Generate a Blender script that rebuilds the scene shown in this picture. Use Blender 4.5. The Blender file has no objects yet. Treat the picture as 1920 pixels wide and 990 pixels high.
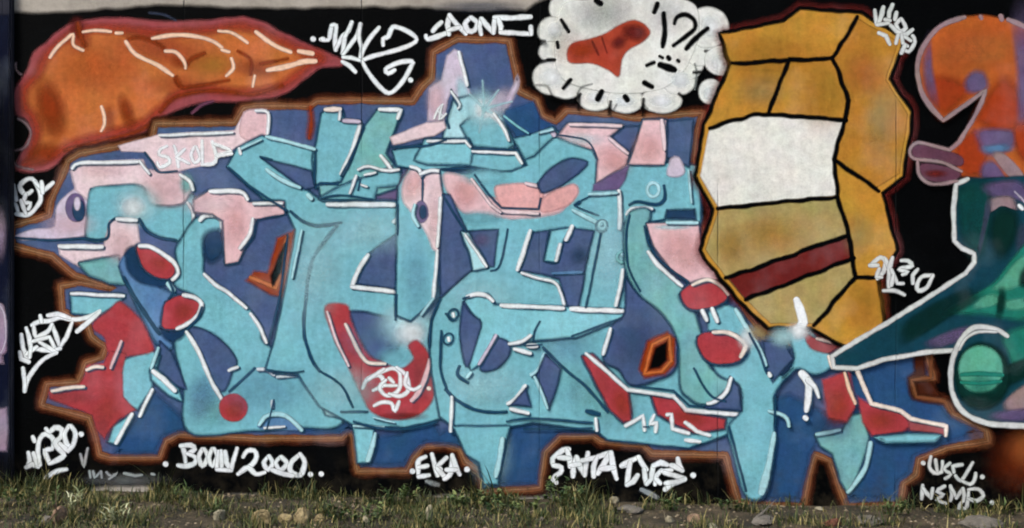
import bpy, bmesh, math, random
import numpy as np
from mathutils import Vector, noise
from mathutils.geometry import tessellate_polygon

random.seed(7)
sc = bpy.context.scene
COL = sc.collection

# ------------------------------------------------------------------ camera, sky, sun, exposure
S = 0.003                       # metres of wall per pixel of the 1920 px wide photograph
CAM = Vector((0.0, -7.0, 1.305))
cam = bpy.data.objects.new('camera', bpy.data.cameras.new('camera'))
COL.objects.link(cam)
cam.location = CAM
cam.rotation_euler = (math.radians(90), 0, 0)
cam.data.sensor_width = 36
cam.data.lens = 36 * 7.0 / (1920 * S)
cam.data.clip_end = 500
sc.camera = cam

SUN_EL, SUN_AZ = math.radians(50), math.radians(228)     # azimuth clockwise from +Y
world = bpy.data.worlds.new('World')
sc.world = world
world.use_nodes = True
wn = world.node_tree.nodes
sky = wn.new('ShaderNodeTexSky')
sky.sky_type = 'NISHITA'
sky.sun_disc = False
sky.sun_elevation = SUN_EL
sky.sun_rotation = SUN_AZ
sky.air_density = 1.0
sky.dust_density = 4.0
sky.ozone_density = 0.6
wn['Background'].inputs[1].default_value = 0.09
world.node_tree.links.new(sky.outputs[0], wn['Background'].inputs[0])
sun_d = bpy.data.lights.new('sun', 'SUN')
sun_d.energy = 1.5
sun_d.angle = math.radians(10)
sun_d.color = (1.0, 0.95, 0.88)
sun = bpy.data.objects.new('sun', sun_d)
COL.objects.link(sun)
to_sun = Vector((math.cos(SUN_EL) * math.sin(SUN_AZ), math.cos(SUN_EL) * math.cos(SUN_AZ), math.sin(SUN_EL)))
sun.rotation_euler = to_sun.to_track_quat('Z', 'Y').to_euler()
sun.location = to_sun * 20
vs = sc.view_settings
vs.view_transform = 'Standard'
vs.look = 'None'
vs.gamma = 1.0
vs.exposure = 0.92
sc.cycles.transparent_max_bounces = 48
sc.cycles.filter_width = 1.9
sc.cycles.use_adaptive_sampling = True
sc.cycles.adaptive_threshold = 0.03
sc.cycles.max_bounces = 4
sc.cycles.diffuse_bounces = 2
sc.cycles.glossy_bounces = 1

# ------------------------------------------------------------------ helpers
def W(px, py, y=0.0):
    """photograph pixel -> point on the wall plane (wall base at pixel row 930)"""
    return Vector(((px - 960) * S, y, (930 - py) * S))

def lin(c):
    r = []
    for v in c:
        v /= 255.0
        r.append(v / 12.92 if v <= 0.04045 else ((v + 0.055) / 1.055) ** 2.4)
    return (*r, 1.0)

def new_obj(name, mesh, mat=None, parent=None):
    o = bpy.data.objects.new(name, mesh)
    COL.objects.link(o)
    if mat is not None and mesh is not None:
        mesh.materials.append(mat)
    if parent is not None:
        o.parent = parent
    return o

def tag(o, label=None, cat=None, group=None, kind=None):
    if label: o['label'] = label
    if cat: o['category'] = cat
    if group: o['group'] = group
    if kind: o['kind'] = kind
    return o

class NT:
    def __init__(self, mat):
        self.t = mat.node_tree
    def n(self, typ, **kw):
        nd = self.t.nodes.new(typ)
        for k, v in kw.items():
            setattr(nd, k, v)
        return nd
    def l(self, a, b):
        self.t.links.new(a, b)
    def math(self, op, a, b=None, c=None, clamp=False):
        nd = self.n('ShaderNodeMath', operation=op)
        nd.use_clamp = clamp
        for i, v in enumerate((a, b, c)):
            if v is None: continue
            if isinstance(v, (int, float)): nd.inputs[i].default_value = v
            else: self.l(v, nd.inputs[i])
        return nd.outputs[0]
    def noise(self, vec, scale, detail=3, rough=0.5):
        nd = self.n('ShaderNodeTexNoise')
        nd.inputs['Scale'].default_value = scale
        nd.inputs['Detail'].default_value = detail
        nd.inputs['Roughness'].default_value = rough
        if vec is not None: self.l(vec, nd.inputs['Vector'])
        return nd.outputs['Fac']
    def ramp(self, fac, stops):
        nd = self.n('ShaderNodeValToRGB')
        el = nd.color_ramp.elements
        while len(el) < len(stops): el.new(0.5)
        for e, (p, c) in zip(el, stops):
            e.position = p; e.color = c
        self.l(fac, nd.inputs[0])
        return nd.outputs[0]
    def mix(self, fac, a, b, mode='MIX'):
        nd = self.n('ShaderNodeMix', data_type='RGBA', blend_type=mode)
        for sock, v in ((nd.inputs[0], fac), (nd.inputs[6], a), (nd.inputs[7], b)):
            if isinstance(v, (int, float)): sock.default_value = v
            elif isinstance(v, tuple): sock.default_value = v
            else: self.l(v, sock)
        return nd.outputs[2]

def base_mat(name):
    m = bpy.data.materials.new(name)
    m.use_nodes = True
    b = m.node_tree.nodes['Principled BSDF']
    return m, NT(m), b

JOINTS = [12 + 333.33 * i for i in range(-3, 10)]       # panel joints, photograph pixels

def wall_relief(t, b, strength=0.55):
    """plaster grain and the vertical panel joints, in metres, shared by concrete and paint"""
    geo = t.n('ShaderNodeNewGeometry')
    pos = geo.outputs['Position']
    g1 = t.noise(pos, 70, 3, 0.72)
    g2 = t.noise(pos, 6, 1, 0.5)
    sep = t.n('ShaderNodeSeparateXYZ'); t.l(pos, sep.inputs[0])
    # distance to the nearest joint: one every metre
    wob = t.math('MULTIPLY', t.math('SUBTRACT', g2, 0.5), 0.008)
    xs = t.math('ADD', t.math('ADD', sep.outputs[0], wob), 0.5 - (12 - 960) * S + 10.0)
    fr = t.math('FRACT', xs)
    d = t.math('ABSOLUTE', t.math('SUBTRACT', fr, 0.5))
    joint = t.math('SUBTRACT', 1.0, t.math('DIVIDE', d, 0.0065), clamp=True)
    vis = t.math('MULTIPLY', joint, t.math('MULTIPLY', t.math('SUBTRACT', t.noise(pos, 1.7, 1), 0.46), 5.0, clamp=True))
    h = t.math('ADD', t.math('MULTIPLY', g1, 0.6), t.math('MULTIPLY', g2, 0.8))
    h = t.math('SUBTRACT', h, t.math('MULTIPLY', vis, 1.6))
    bp = t.n('ShaderNodeBump')
    bp.inputs['Strength'].default_value = strength
    bp.inputs['Distance'].default_value = 0.006
    t.l(h, bp.inputs['Height'])
    t.l(bp.outputs[0], b.inputs['Normal'])
    return pos, sep, vis

PAL = dict(
    black=(1, 2, 3), teal=(118, 184, 199), teal2=(130, 198, 212), aqua=(172, 220, 230),
    seagreen=(118, 178, 182), blue=(72, 92, 132), blue2=(40, 78, 122), navy=(26, 58, 92),
    lilacblue=(90, 132, 176), line=(26, 66, 94), pink=(224, 190, 196), salmon=(224, 170, 170),
    palepink=(228, 208, 214), lilac=(204, 194, 214), white=(230, 238, 242), cream=(236, 224, 214),
    red=(168, 63, 70), rust=(166, 66, 46), maroon=(106, 34, 32), brown=(118, 74, 46),
    darkbrown=(66, 30, 16), tan=(160, 118, 88), orange=(190, 108, 56), orange2=(190, 84, 36),
    burnt=(140, 56, 20), rose=(152, 76, 80), peach=(240, 206, 180), ochre=(188, 138, 54),
    ochre2=(176, 124, 48), khaki=(168, 150, 96), offwhite=(226, 228, 222), bubble=(222, 226, 222),
    grey=(128, 132, 132), mauve=(150, 128, 132), plum=(96, 60, 78), purple=(102, 88, 128),
    scarlet=(164, 62, 28), flame=(178, 92, 40), green=(34, 124, 108), deepgreen=(14, 66, 66),
    bluegreen=(18, 62, 78), mint=(92, 172, 148), darkgreen=(8, 44, 40), outlinewhite=(206, 212, 212),
    indigo=(12, 18, 40), heather=(150, 130, 152), slate=(60, 70, 92), dimwhite=(150, 158, 160))

_mats = {}
def paint(cname, solid=False):
    if (cname, solid) in _mats: return _mats[(cname, solid)]
    m, t, b = base_mat('spray_paint_' + cname + ('_solid' if solid else '_edge'))
    rgb = lin(PAL[cname])
    pos, sep, vis = wall_relief(t, b)
    # cans never cover evenly: broad mottling, fine grain, faint vertical wash
    big = t.noise(pos, 2.6, 3, 0.6)
    mid = t.noise(pos, 30, 3, 0.75)
    mp = t.n('ShaderNodeMapping'); mp.inputs['Scale'].default_value = (26, 26, 1.6)
    t.l(pos, mp.inputs[0])
    streak = t.noise(mp.outputs[0], 1.0, 2, 0.6)
    f = t.math('ADD', t.math('MULTIPLY', big, 0.50), t.math('MULTIPLY', mid, 0.70))
    f = t.math('ADD', f, t.math('MULTIPLY', streak, 0.26))
    f = t.math('ADD', f, 0.27)
    sc_n = t.n('ShaderNodeVectorMath', operation='SCALE')
    sc_n.inputs[0].default_value = rgb[:3]
    t.l(f, sc_n.inputs['Scale'])
    hue = t.n('ShaderNodeTexNoise'); hue.inputs['Scale'].default_value = 7.0; hue.inputs['Detail'].default_value = 2
    t.l(pos, hue.inputs['Vector'])
    hv = t.n('ShaderNodeVectorMath', operation='MULTIPLY_ADD')
    t.l(hue.outputs['Color'], hv.inputs[0]); k = 1.0 if max(rgb[:3]) < 0.55 else 0.3
    hv.inputs[1].default_value = (0.44 * k, 0.26 * k, 0.38 * k); hv.inputs[2].default_value = (1 - 0.22 * k, 1 - 0.13 * k, 1 - 0.19 * k)
    hm = t.n('ShaderNodeVectorMath', operation='MULTIPLY')
    t.l(sc_n.outputs[0], hm.inputs[0]); t.l(hv.outputs[0], hm.inputs[1])
    col = hm.outputs[0]
    # grime in the joints and chalky wear specks
    col = t.mix(t.math('MULTIPLY', vis, 0.5), col, lin((30, 32, 34)))
    haze = t.math('MULTIPLY', t.math('SUBTRACT', big, 0.52), 2.4, clamp=True)
    col = t.mix(t.math('MULTIPLY', haze, 0.16 if max(rgb[:3]) > 0.02 else 0.003), col, lin((190, 206, 220)))
    wear = t.math('MULTIPLY', t.math('SUBTRACT', t.noise(pos, 95, 2, 0.75), 0.60), 7.0, clamp=True)
    wear = t.math('MULTIPLY', wear, t.math('MULTIPLY', t.math('SUBTRACT', big, 0.42), 3.0, clamp=True))
    col = t.mix(t.math('MULTIPLY', wear, 0.30 if max(rgb[:3]) > 0.02 else 0.06), col, lin((96, 96, 94)))
    # splashed earth low on the wall, in patches
    low = t.math('SUBTRACT', 1.0, t.math('DIVIDE', t.math('ADD', sep.outputs[2], 0.08), 0.34), clamp=True)
    spl = t.math('MULTIPLY', low, t.math('MULTIPLY', t.math('SUBTRACT', t.noise(pos, 9, 3, 0.7), 0.42), 3.0, clamp=True))
    col = t.mix(t.math('MULTIPLY', spl, 0.62), col, lin((62, 56, 44)))
    t.l(col, b.inputs['Base Color'])
    b.inputs['Roughness'].default_value = 0.62
    b.inputs['Specular IOR Level'].default_value = 0.04
    if solid:
        _mats[(cname, solid)] = m
        return m
    # feathered, speckled spray edge
    at = t.n('ShaderNodeAttribute', attribute_name='cover')
    sp = t.noise(pos, 260, 2, 0.6)
    cv = at.outputs['Fac']
    a = t.math('ADD', cv, t.math('MULTIPLY', t.math('MULTIPLY', cv, t.math('SUBTRACT', 1.0, cv)), t.math('MULTIPLY', t.math('SUBTRACT', sp, 0.5), 3.0)), clamp=True)
    tr = t.n('ShaderNodeBsdfTransparent')
    mx = t.n('ShaderNodeMixShader')
    t.l(a, mx.inputs[0]); t.l(tr.outputs[0], mx.inputs[1]); t.l(b.outputs[0], mx.inputs[2])
    t.l(mx.outputs[0], m.node_tree.nodes['Material Output'].inputs[0])
    _mats[(cname, solid)] = m
    return m

def concrete(name, rgb, rgb2):
    m, t, b = base_mat(name)
    pos, sep, vis = wall_relief(t, b, 0.6)
    n1 = t.noise(pos, 3.2, 6, 0.65)
    col = t.ramp(n1, [(0.3, lin(rgb2)), (0.62, lin(rgb))])
    n2 = t.noise(pos, 40, 5, 0.7)
    col = t.mix(t.math('MULTIPLY', n2, 0.4), col, lin((110, 104, 96)), 'MULTIPLY')
    t.l(col, b.inputs['Base Color'])
    b.inputs['Roughness'].default_value = 0.9
    b.inputs['Specular IOR Level'].default_value = 0.15
    return m

# ------------------------------------------------------------------ ground
def ground_z(x, y):
    z = -0.012 - 0.0208 * (x + 0.2)
    z += 0.018 * noise.noise(Vector((x * 1.7, y * 2.3, 3.1))) + 0.010 * noise.noise(Vector((x * 6.1, y * 7.0, 1.0)))
    z -= 0.02 * min(max(-y - 0.3, 0), 1.2)
    if abs(x) > 6: z += 0.0208 * (abs(x) - 6) * (1 if x > 0 else -1)
    return z

def ground_at(px, py):
    """where the sight line through a pixel meets the soil (placing stones and plants)"""
    d = W(px, py) - CAM
    lo, hi = 0.6, 1.0
    for _ in range(40):
        k = (lo + hi) / 2
        p = CAM + d * k
        if p.z > ground_z(p.x, p.y): lo = k
        else: hi = k
    p = CAM + d * lo
    return Vector((p.x, min(p.y, -0.03), ground_z(p.x, min(p.y, -0.03))))

def make_ground():
    xs = list(np.concatenate([np.linspace(-60, -7, 14), np.linspace(-6.8, 6.8, 200), np.linspace(7, 60, 14)]))
    ys = list(np.concatenate([np.linspace(-60, -5, 12), np.linspace(-4.6, -1.4, 14), np.linspace(-1.3, 0.12, 60)]))
    v = [(x, y, ground_z(x, y)) for y in ys for x in xs]
    nx = len(xs)
    f = [(j * nx + i, j * nx + i + 1, (j + 1) * nx + i + 1, (j + 1) * nx + i) for j in range(len(ys) - 1) for i in range(nx - 1)]
    me = bpy.data.meshes.new('ground'); me.from_pydata(v, [], f)
    me.polygons.foreach_set('use_smooth', [True] * len(f))
    m, t, b = base_mat('soil')
    geo = t.n('ShaderNodeNewGeometry'); pos = geo.outputs['Position']
    n1 = t.noise(pos, 5, 6, 0.7)
    n2 = t.noise(pos, 60, 5, 0.7)
    col = t.ramp(n1, [(0.32, lin((30, 32, 20))), (0.5, lin((70, 62, 42))), (0.68, lin((116, 104, 82)))])
    col = t.mix(0.6, col, t.ramp(n2, [(0.3, lin((60, 54, 40))), (0.7, lin((220, 210, 190)))]), 'MULTIPLY')
    t.l(col, b.inputs['Base Color'])
    b.inputs['Roughness'].default_value = 0.95
    bp = t.n('ShaderNodeBump'); bp.inputs['Distance'].default_value = 0.02; bp.inputs['Strength'].default_value = 0.9
    t.l(n2, bp.inputs['Height']); t.l(bp.outputs[0], b.inputs['Normal'])
    o = new_obj('ground', me, m)
    tag(o, 'bare brown earth with patches of grass at the foot of the wall', kind='structure')
make_ground()

# ------------------------------------------------------------------ the wall itself
wall = new_obj('graffiti_wall', None)
tag(wall, 'long concrete panel wall covered in a large blue and pink graffiti piece', 'wall', kind='thing')

def box_mesh(name, x0, x1, y0, y1, z0, z1, bev=0.004):
    bm = bmesh.new()
    bmesh.ops.create_cube(bm, size=1)
    for v in bm.verts:
        v.co = Vector(((x0 + x1) / 2 + v.co.x * (x1 - x0), (y0 + y1) / 2 + v.co.y * (y1 - y0), (z0 + z1) / 2 + v.co.z * (z1 - z0)))
    bmesh.ops.bevel(bm, geom=bm.edges[:], offset=bev, segments=2, affect='EDGES')
    me = bpy.data.meshes.new(name); bm.to_mesh(me); bm.free()
    return me

M_CONC = concrete('bare_concrete', (196, 190, 180), (150, 144, 134))
M_COPE = concrete('coping_concrete', (150, 146, 138), (112, 108, 100))
for i in range(len(JOINTS) - 1):
    x0, x1 = (JOINTS[i] - 960) * S + 0.001, (JOINTS[i + 1] - 960) * S - 0.001
    new_obj('wall_panel', box_mesh('wall_panel', x0, x1, 0.0, 0.14, -0.5, 2.92), M_CONC, wall)
new_obj('coping', box_mesh('coping', (JOINTS[0] - 960) * S, (JOINTS[-1] - 960) * S, -0.05, 0.19, 2.922, 2.99, 0.01), M_COPE, wall)

# ------------------------------------------------------------------ painting tools
CELL = 5
GX0, GY0, GW, GH = -1200, -120, 860, 280
level = np.zeros((GH, GW), dtype=np.int32)
STEP = 0.00009
Y_OFF = [0.0]

def wob(p, amp=1.3):
    a = noise.noise_vector(Vector((p[0] / 26.0, p[1] / 26.0, 0.7)))
    c = noise.noise_vector(Vector((p[0] / 7.0, p[1] / 7.0, 4.7)))
    return (p[0] + amp * a[0] + 0.35 * c[0], p[1] + amp * a[1] + 0.35 * c[1])

def catmull(pts, closed):
    n = len(pts); out = []
    rng = range(n) if closed else range(n - 1)
    for i in rng:
        p0 = pts[(i - 1) % n] if closed or i > 0 else pts[i]
        p1 = pts[i]; p2 = pts[(i + 1) % n]
        p3 = pts[(i + 2) % n] if closed or i + 2 < n else p2
        L = math.dist(p1, p2); k = max(2, int(L / 5))
        for j in range(k):
            t = j / k
            out.append(tuple(0.5 * (2 * p1[d] + (p2[d] - p0[d]) * t + (2 * p0[d] - 5 * p1[d] + 4 * p2[d] - p3[d]) * t * t
                                    + (3 * p1[d] - p0[d] - 3 * p2[d] + p3[d]) * t ** 3) for d in (0, 1)))
    if not closed: out.append(pts[-1])
    return out

def resample(pts, closed, step=9.0):
    out = []; n = len(pts)
    for i in (range(n) if closed else range(n - 1)):
        a, b = pts[i], pts[(i + 1) % n]
        k = max(1, int(round(math.dist(a, b) / step)))
        for j in range(k):
            t = j / k
            out.append((a[0] + (b[0] - a[0]) * t, a[1] + (b[1] - a[1]) * t))
    if not closed: out.append(pts[-1])
    return out

def cells_poly(pts):
    P = np.array(pts)
    x0, y0 = P.min(0) - CELL * 2; x1, y1 = P.max(0) + CELL * 2
    i0, i1 = int((x0 - GX0) // CELL), int((x1 - GX0) // CELL) + 1
    j0, j1 = int((y0 - GY0) // CELL), int((y1 - GY0) // CELL) + 1
    i0, j0 = max(i0, 0), max(j0, 0); i1, j1 = min(i1, GW), min(j1, GH)
    X, Y = np.meshgrid(GX0 + (np.arange(i0, i1) + .5) * CELL, GY0 + (np.arange(j0, j1) + .5) * CELL)
    ins = np.zeros(X.shape, bool)
    n = len(P)
    for k in range(n):
        (ax, ay), (bx, by) = P[k], P[(k + 1) % n]
        if ay == by: continue
        c = (ay > Y) != (by > Y)
        ins ^= c & (X < (bx - ax) * (Y - ay) / (by - ay) + ax)
    # boundary cells, grown by two
    for (ax, ay) in P:
        i, j = int((ax - GX0) // CELL) - i0, int((ay - GY0) // CELL) - j0
        ins[max(j - 2, 0):j + 3, max(i - 2, 0):i + 3] = True
    return (slice(j0, j1), slice(i0, i1)), ins

def cells_stroke(pts, w):
    m = np.zeros((GH, GW), bool); r = int((w / 2 + 3) // CELL) + 1
    for (x, y) in resample(pts, False, 4):
        i, j = int((x - GX0) // CELL), int((y - GY0) // CELL)
        m[max(j - r, 0):j + r + 1, max(i - r, 0):i + r + 1] = True
    return (slice(0, GH), slice(0, GW)), m

def take_level(sl, mask):
    sub = level[sl]
    lv = int(sub[mask].max()) + 1 if mask.any() else 1
    sub[mask] = lv
    return lv

SPLIT = {'soft_fade', 'scallop_line', 'rivet_mark', 'lilac_patch', 'letter_stroke', 'dark_shading', 'halo', 'star_glint', 'pale_outline', 'scribble_stroke'}

class Canvas:
    """paint of one part or sub-part; becomes one mesh object"""
    def __init__(self):
        self.v, self.c, self.f, self.fm, self.mats, self.marks = [], [], [], [], [], []
    def mi(self, cname):
        self.marks.append((len(self.f), len(self.v)))
        if cname not in self.mats: self.mats.append(cname)
        return self.mats.index(cname)
    def vert(self, p, lv, cover):
        q = W(p[0], p[1], Y_OFF[0] - 0.002 - lv * STEP)
        self.v.append(q); self.c.append(cover)
        return len(self.v) - 1
    def poly(self, cname, pts, smooth=False, feather=4.0, amp=1.3, alpha=1.0):
        pts = catmull(pts, True) if smooth else resample(pts, True)
        pts = [wob(p, amp) for p in pts]
        area = sum(pts[i][0] * pts[(i + 1) % len(pts)][1] - pts[(i + 1) % len(pts)][0] * pts[i][1] for i in range(len(pts)))
        if area < 0: pts.reverse()
        lv = take_level(*cells_poly(pts))
        n = len(pts); mi = self.mi(cname)
        nor = []
        for i in range(n):
            a, b, c = pts[i - 1], pts[i], pts[(i + 1) % n]
            d1 = Vector((b[0] - a[0], b[1] - a[1])); d2 = Vector((c[0] - b[0], c[1] - b[1]))
            if d1.length > 0: d1.normalize()
            if d2.length > 0: d2.normalize()
            n1, n2 = Vector((d1.y, -d1.x)), Vector((d2.y, -d2.x))
            s = n1 + n2
            if s.length < 1e-4: s = n1.copy()
            s.normalize()
            s *= min(1.8, 1 / max(0.3, s.dot(n1)))
            nor.append(s)
        h = feather / 2
        inn = [self.vert((p[0] - s.x * h, p[1] - s.y * h), lv, alpha) for p, s in zip(pts, nor)]
        out = [self.vert((p[0] + s.x * h, p[1] + s.y * h), lv, 0.0) for p, s in zip(pts, nor)]
        for tri in tessellate_polygon([[Vector((self.v[k].x, self.v[k].z, 0)) for k in inn]]):
            self.f.append(tuple(inn[k] for k in tri)); self.fm.append(mi)
        for i in range(n):
            j = (i + 1) % n
            self.f.append((inn[i], inn[j], out[j], out[i])); self.fm.append(mi)
        return self
    def stroke(self, cname, pts, w=8.0, smooth=True, feather=3.5, taper=(1, 1), closed=False, amp=0.8, alpha=1.0):
        if closed: pts = list(pts) + [pts[0]]
        if len(pts) == 1: pts = [pts[0], (pts[0][0] + 1, pts[0][1] + 0.6)]
        pts = catmull(pts, False) if smooth and len(pts) > 2 else pts
        pts = resample(pts, False, 5.0)
        pts = [wob(p, amp) for p in pts]
        lv = take_level(*cells_stroke(pts, w))
        mi = self.mi(cname); n = len(pts); h = min(feather / 2, w * 0.4)
        rows = []
        def wid(t):
            s = pts[0][0] * .37 + pts[0][1] * .61
            u = t * n
            return w / 2 * (taper[0] + (taper[1] - taper[0]) * t) * (1 + 0.26 * noise.noise(Vector((s + u * .22, 0.3, 0))) + 0.14 * noise.noise(Vector((s + u * .7, 5, 0)))) * (0.82 + 0.18 * min(1, t * n / 3.0, (1 - t) * n / 3.0))
        def row(p, nv, r, t):
            l2 = lv + 0.45 * t
            return [self.vert((p[0] + nv.x * k, p[1] + nv.y * k), l2, a) for k, a in
                    ((-(r + h), 0.0), (-max(r - h, 0.2), alpha), (max(r - h, 0.2), alpha), (r + h, 0.0))]
        nvs = []
        for i in range(n):
            a, b = pts[max(i - 1, 0)], pts[min(i + 1, n - 1)]
            d = Vector((b[0] - a[0], b[1] - a[1]))
            if d.length < 1e-6: d = Vector((1, 0))
            d.normalize(); nvs.append((Vector((d.y, -d.x)), d))
        # round cap, body, round cap
        r0, r1 = wid(0), wid(1)
        for k in (0.98, 0.8, 0.45):
            p = pts[0]; d = nvs[0][1]
            rows.append(row((p[0] - d.x * r0 * k, p[1] - d.y * r0 * k), nvs[0][0], r0 * math.sqrt(1 - k * k), 0))
        for i in range(n): rows.append(row(pts[i], nvs[i][0], wid(i / max(n - 1, 1)), i / max(n - 1, 1)))
        for k in (0.45, 0.8, 0.98):
            p = pts[-1]; d = nvs[-1][1]
            rows.append(row((p[0] + d.x * r1 * k, p[1] + d.y * r1 * k), nvs[-1][0], r1 * math.sqrt(1 - k * k), 1))
        for a, b in zip(rows, rows[1:]):
            for k in range(3):
                self.f.append((a[k], a[k + 1], b[k + 1], b[k])); self.fm.append(mi)
        return self
    def glow(self, cname, cx, cy, rx, ry, rot=0.0, peak=0.9, power=1.6):
        K = 28; R = 7; mi = self.mi(cname)
        if cname in ('rust', 'salmon', 'pink', 'rose', 'palepink', 'grey', 'navy'): rx, ry, peak = rx * 1.35, ry * 1.35, peak * 0.66
        ring = lambda q: [(cx + q * (rx * math.cos(a) * math.cos(rot) - ry * math.sin(a) * math.sin(rot)),
                           cy + q * (rx * math.cos(a) * math.sin(rot) + ry * math.sin(a) * math.cos(rot))) for a in [2 * math.pi * k / K for k in range(K)]]
        lv = take_level(*cells_poly(resample(ring(1.0), True, 6)))
        c0 = self.vert((cx, cy), lv, peak); prev = None
        for r in range(1, R + 1):
            q = r / R
            cur = [self.vert(p, lv, peak * (1 - q * q) ** (power * 1.25)) for p in ring(q)]
            for k in range(K):
                j = (k + 1) % K
                if prev is None: self.f.append((c0, cur[k], cur[j]))
                else: self.f.append((prev[k], cur[k], cur[j], prev[j]))
                self.fm.append(mi)
            prev = cur
        return self
    def softpoly(self, cname, pts, f=26, alpha=.9):
        pts = catmull(pts, True)
        cx = sum(p[0] for p in pts) / len(pts); cy = sum(p[1] for p in pts) / len(pts)
        size = min(max(p[0] for p in pts) - min(p[0] for p in pts), max(p[1] for p in pts) - min(p[1] for p in pts)) / 2
        k = min(0.85, f / 2 / max(size, 1))
        lv = take_level(*cells_poly([(cx + (x - cx) * (1 + k), cy + (y - cy) * (1 + k)) for x, y in pts]))
        mi = self.mi(cname); n = len(pts)
        c0 = self.vert((cx, cy), lv, alpha); prev = None
        for q in [0] + [j / 6 for j in range(1, 7)]:
            s = 1 - k + 2 * k * q; a = alpha * (1 - q * q * (3 - 2 * q))
            cur = [self.vert((cx + (x - cx) * s, cy + (y - cy) * s), lv, a) for x, y in pts]
            for i in range(n):
                j = (i + 1) % n
                if prev is None: self.f.append((c0, cur[i], cur[j]))
                else: self.f.append((prev[i], cur[i], cur[j], prev[j]))
                self.fm.append(mi)
            prev = cur
        return self
    def build(self, name, parent, label=None):
        if name in SPLIT and len(self.marks) > 1:
            ends = self.marks[1:] + [(len(self.f), len(self.v))]
            for (f0, v0), (f1, v1) in zip(self.marks, ends):
                q = Canvas(); q.v, q.c = self.v[v0:v1], self.c[v0:v1]
                q.f = [tuple(k - v0 for k in f) for f in self.f[f0:f1]]
                q.mats = [self.mats[self.fm[f0]]]; q.fm = [0] * (f1 - f0); q.marks = [(0, 0)]
                o = q.build(name, parent)
            return o
        me = bpy.data.meshes.new(name)
        me.from_pydata(self.v, [], self.f)
        keys, idx = [], []
        for f, k in zip(self.f, self.fm):
            key = (self.mats[k], all(self.c[i] > 0.999 for i in f))
            if key not in keys: keys.append(key)
            idx.append(keys.index(key))
        for key in keys: me.materials.append(paint(*key))
        me.polygons.foreach_set('material_index', idx)
        at = me.attributes.new('cover', 'FLOAT', 'POINT')
        at.data.foreach_set('value', self.c)
        me.update()
        o = new_obj(name, me, None, parent)
        if label: o['label'] = label
        return o

def circ(cx, cy, rx, ry=None, rot=0, n=14):
    ry = ry or rx
    return [(cx + rx * math.cos(a) * math.cos(rot) - ry * math.sin(a) * math.sin(rot),
             cy + rx * math.cos(a) * math.sin(rot) + ry * math.sin(a) * math.cos(rot)) for a in [2 * math.pi * k / n for k in range(n)]]

# ------------------------------------------------------------------ the mural, bottom coat first
def part(name, label=None):
    return Canvas(), name, label

bg = Canvas()
bg.poly('black', [(-980, -30), (-700, 22), (-300, 18), (20, 21), (90, 24), (180, 18), (300, 9), (420, 13), (540, 16), (620, 13), (740, 13), (800, 14), (850, 20),
                  (900, 19), (985, 18), (1005, 6), (1040, -10), (1200, -8), (1330, -18), (1700, -24), (1960, -30), (2400, -22), (2700, -10), (2900, -14),
                  (2900, 985), (2400, 975), (2000, 985), (1900, 975), (1760, 972), (1600, 968), (1420, 958), (1300, 950), (1190, 945), (1090, 940), (1010, 930), (930, 926), (850, 926), (770, 930),
                  (700, 934), (640, 934), (560, 930), (470, 926), (390, 926), (310, 918), (270, 910), (200, 912), (160, 920), (90, 930), (20, 930), (-300, 920), (-980, 925)], feather=9, amp=3)
bg.glow('grey', 1060, 938, 130, 14, 0.1, 0.5).glow('grey', 235, 900, 80, 12, 0, 0.6).glow('slate', 900, 12, 120, 14, 0, 0.5)
bg.build('background_coat', wall, 'matt black undercoat, bare concrete left along its upper edge')

# ---- orange blob, upper left
c = Canvas()
c.poly('rose', [(28, 318), (38, 290), (52, 262), (58, 240), (48, 222), (32, 214), (26, 195), (30, 165), (52, 130), (62, 102), (88, 78), (110, 58), (145, 40), (200, 34), (260, 36),
                (330, 40), (400, 36), (450, 32), (490, 40), (520, 56), (560, 76), (610, 98), (645, 112), (640, 124), (600, 128), (570, 150), (530, 176), (480, 192), (430, 190), (385, 192),
                (340, 202), (300, 222), (275, 245), (230, 262), (180, 272), (130, 285), (100, 312), (70, 322)], smooth=True, feather=7, amp=2)
blob = c.build('orange_flame_shape', wall, 'glossy orange tapering shape with dark rose rim and pale highlights')
c = Canvas()
c.poly('orange', [(48, 308), (62, 280), (70, 246), (62, 218), (48, 200), (48, 168), (72, 138), (88, 104), (120, 74), (160, 56), (215, 54), (300, 62), (380, 58), (440, 50), (480, 56), (520, 74),
                  (570, 96), (602, 108), (580, 122), (550, 146), (510, 168), (440, 172), (380, 166), (330, 178), (300, 205), (265, 232), (200, 252), (140, 268), (100, 290)], smooth=True, feather=7)
c.build('orange_fill', blob)
Canvas().stroke('rust', [(48, 308), (62, 280), (70, 246), (62, 218), (48, 200), (48, 168), (72, 138), (88, 104), (120, 74), (160, 56), (215, 54), (300, 62), (380, 58), (440, 50), (480, 56), (520, 74), (570, 96), (602, 108), (580, 122), (550, 146), (510, 168), (440, 172), (380, 166), (330, 178), (300, 205), (265, 232), (200, 252), (140, 268), (100, 290)], 16, closed=True, feather=16, alpha=.75).build('dark_shading', blob)
c = Canvas()
c.glow('burnt', 95, 205, 34, 74, -0.25, 0.95, 1.2).glow('burnt', 238, 210, 18, 42, -0.3, 0.8, 1.2).glow('burnt', 205, 222, 16, 34, 0, 0.5)
c.glow('burnt', 80, 290, 40, 26, -0.5, 0.9, 1.2).glow('rust', 300, 90, 90, 32, 0.2, 0.7).glow('burnt', 340, 118, 30, 16, 0.4, 0.6).glow('rust', 330, 158, 60, 20, 0, 0.5)
c.glow('burnt', 480, 128, 60, 24, 0.1, 0.55).glow('rust', 150, 76, 24, 26, 0, 0.9).glow('maroon', 145, 50, 20, 24, 0, 0.8).glow('rust', 590, 112, 34, 12, 0, 0.8)
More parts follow.
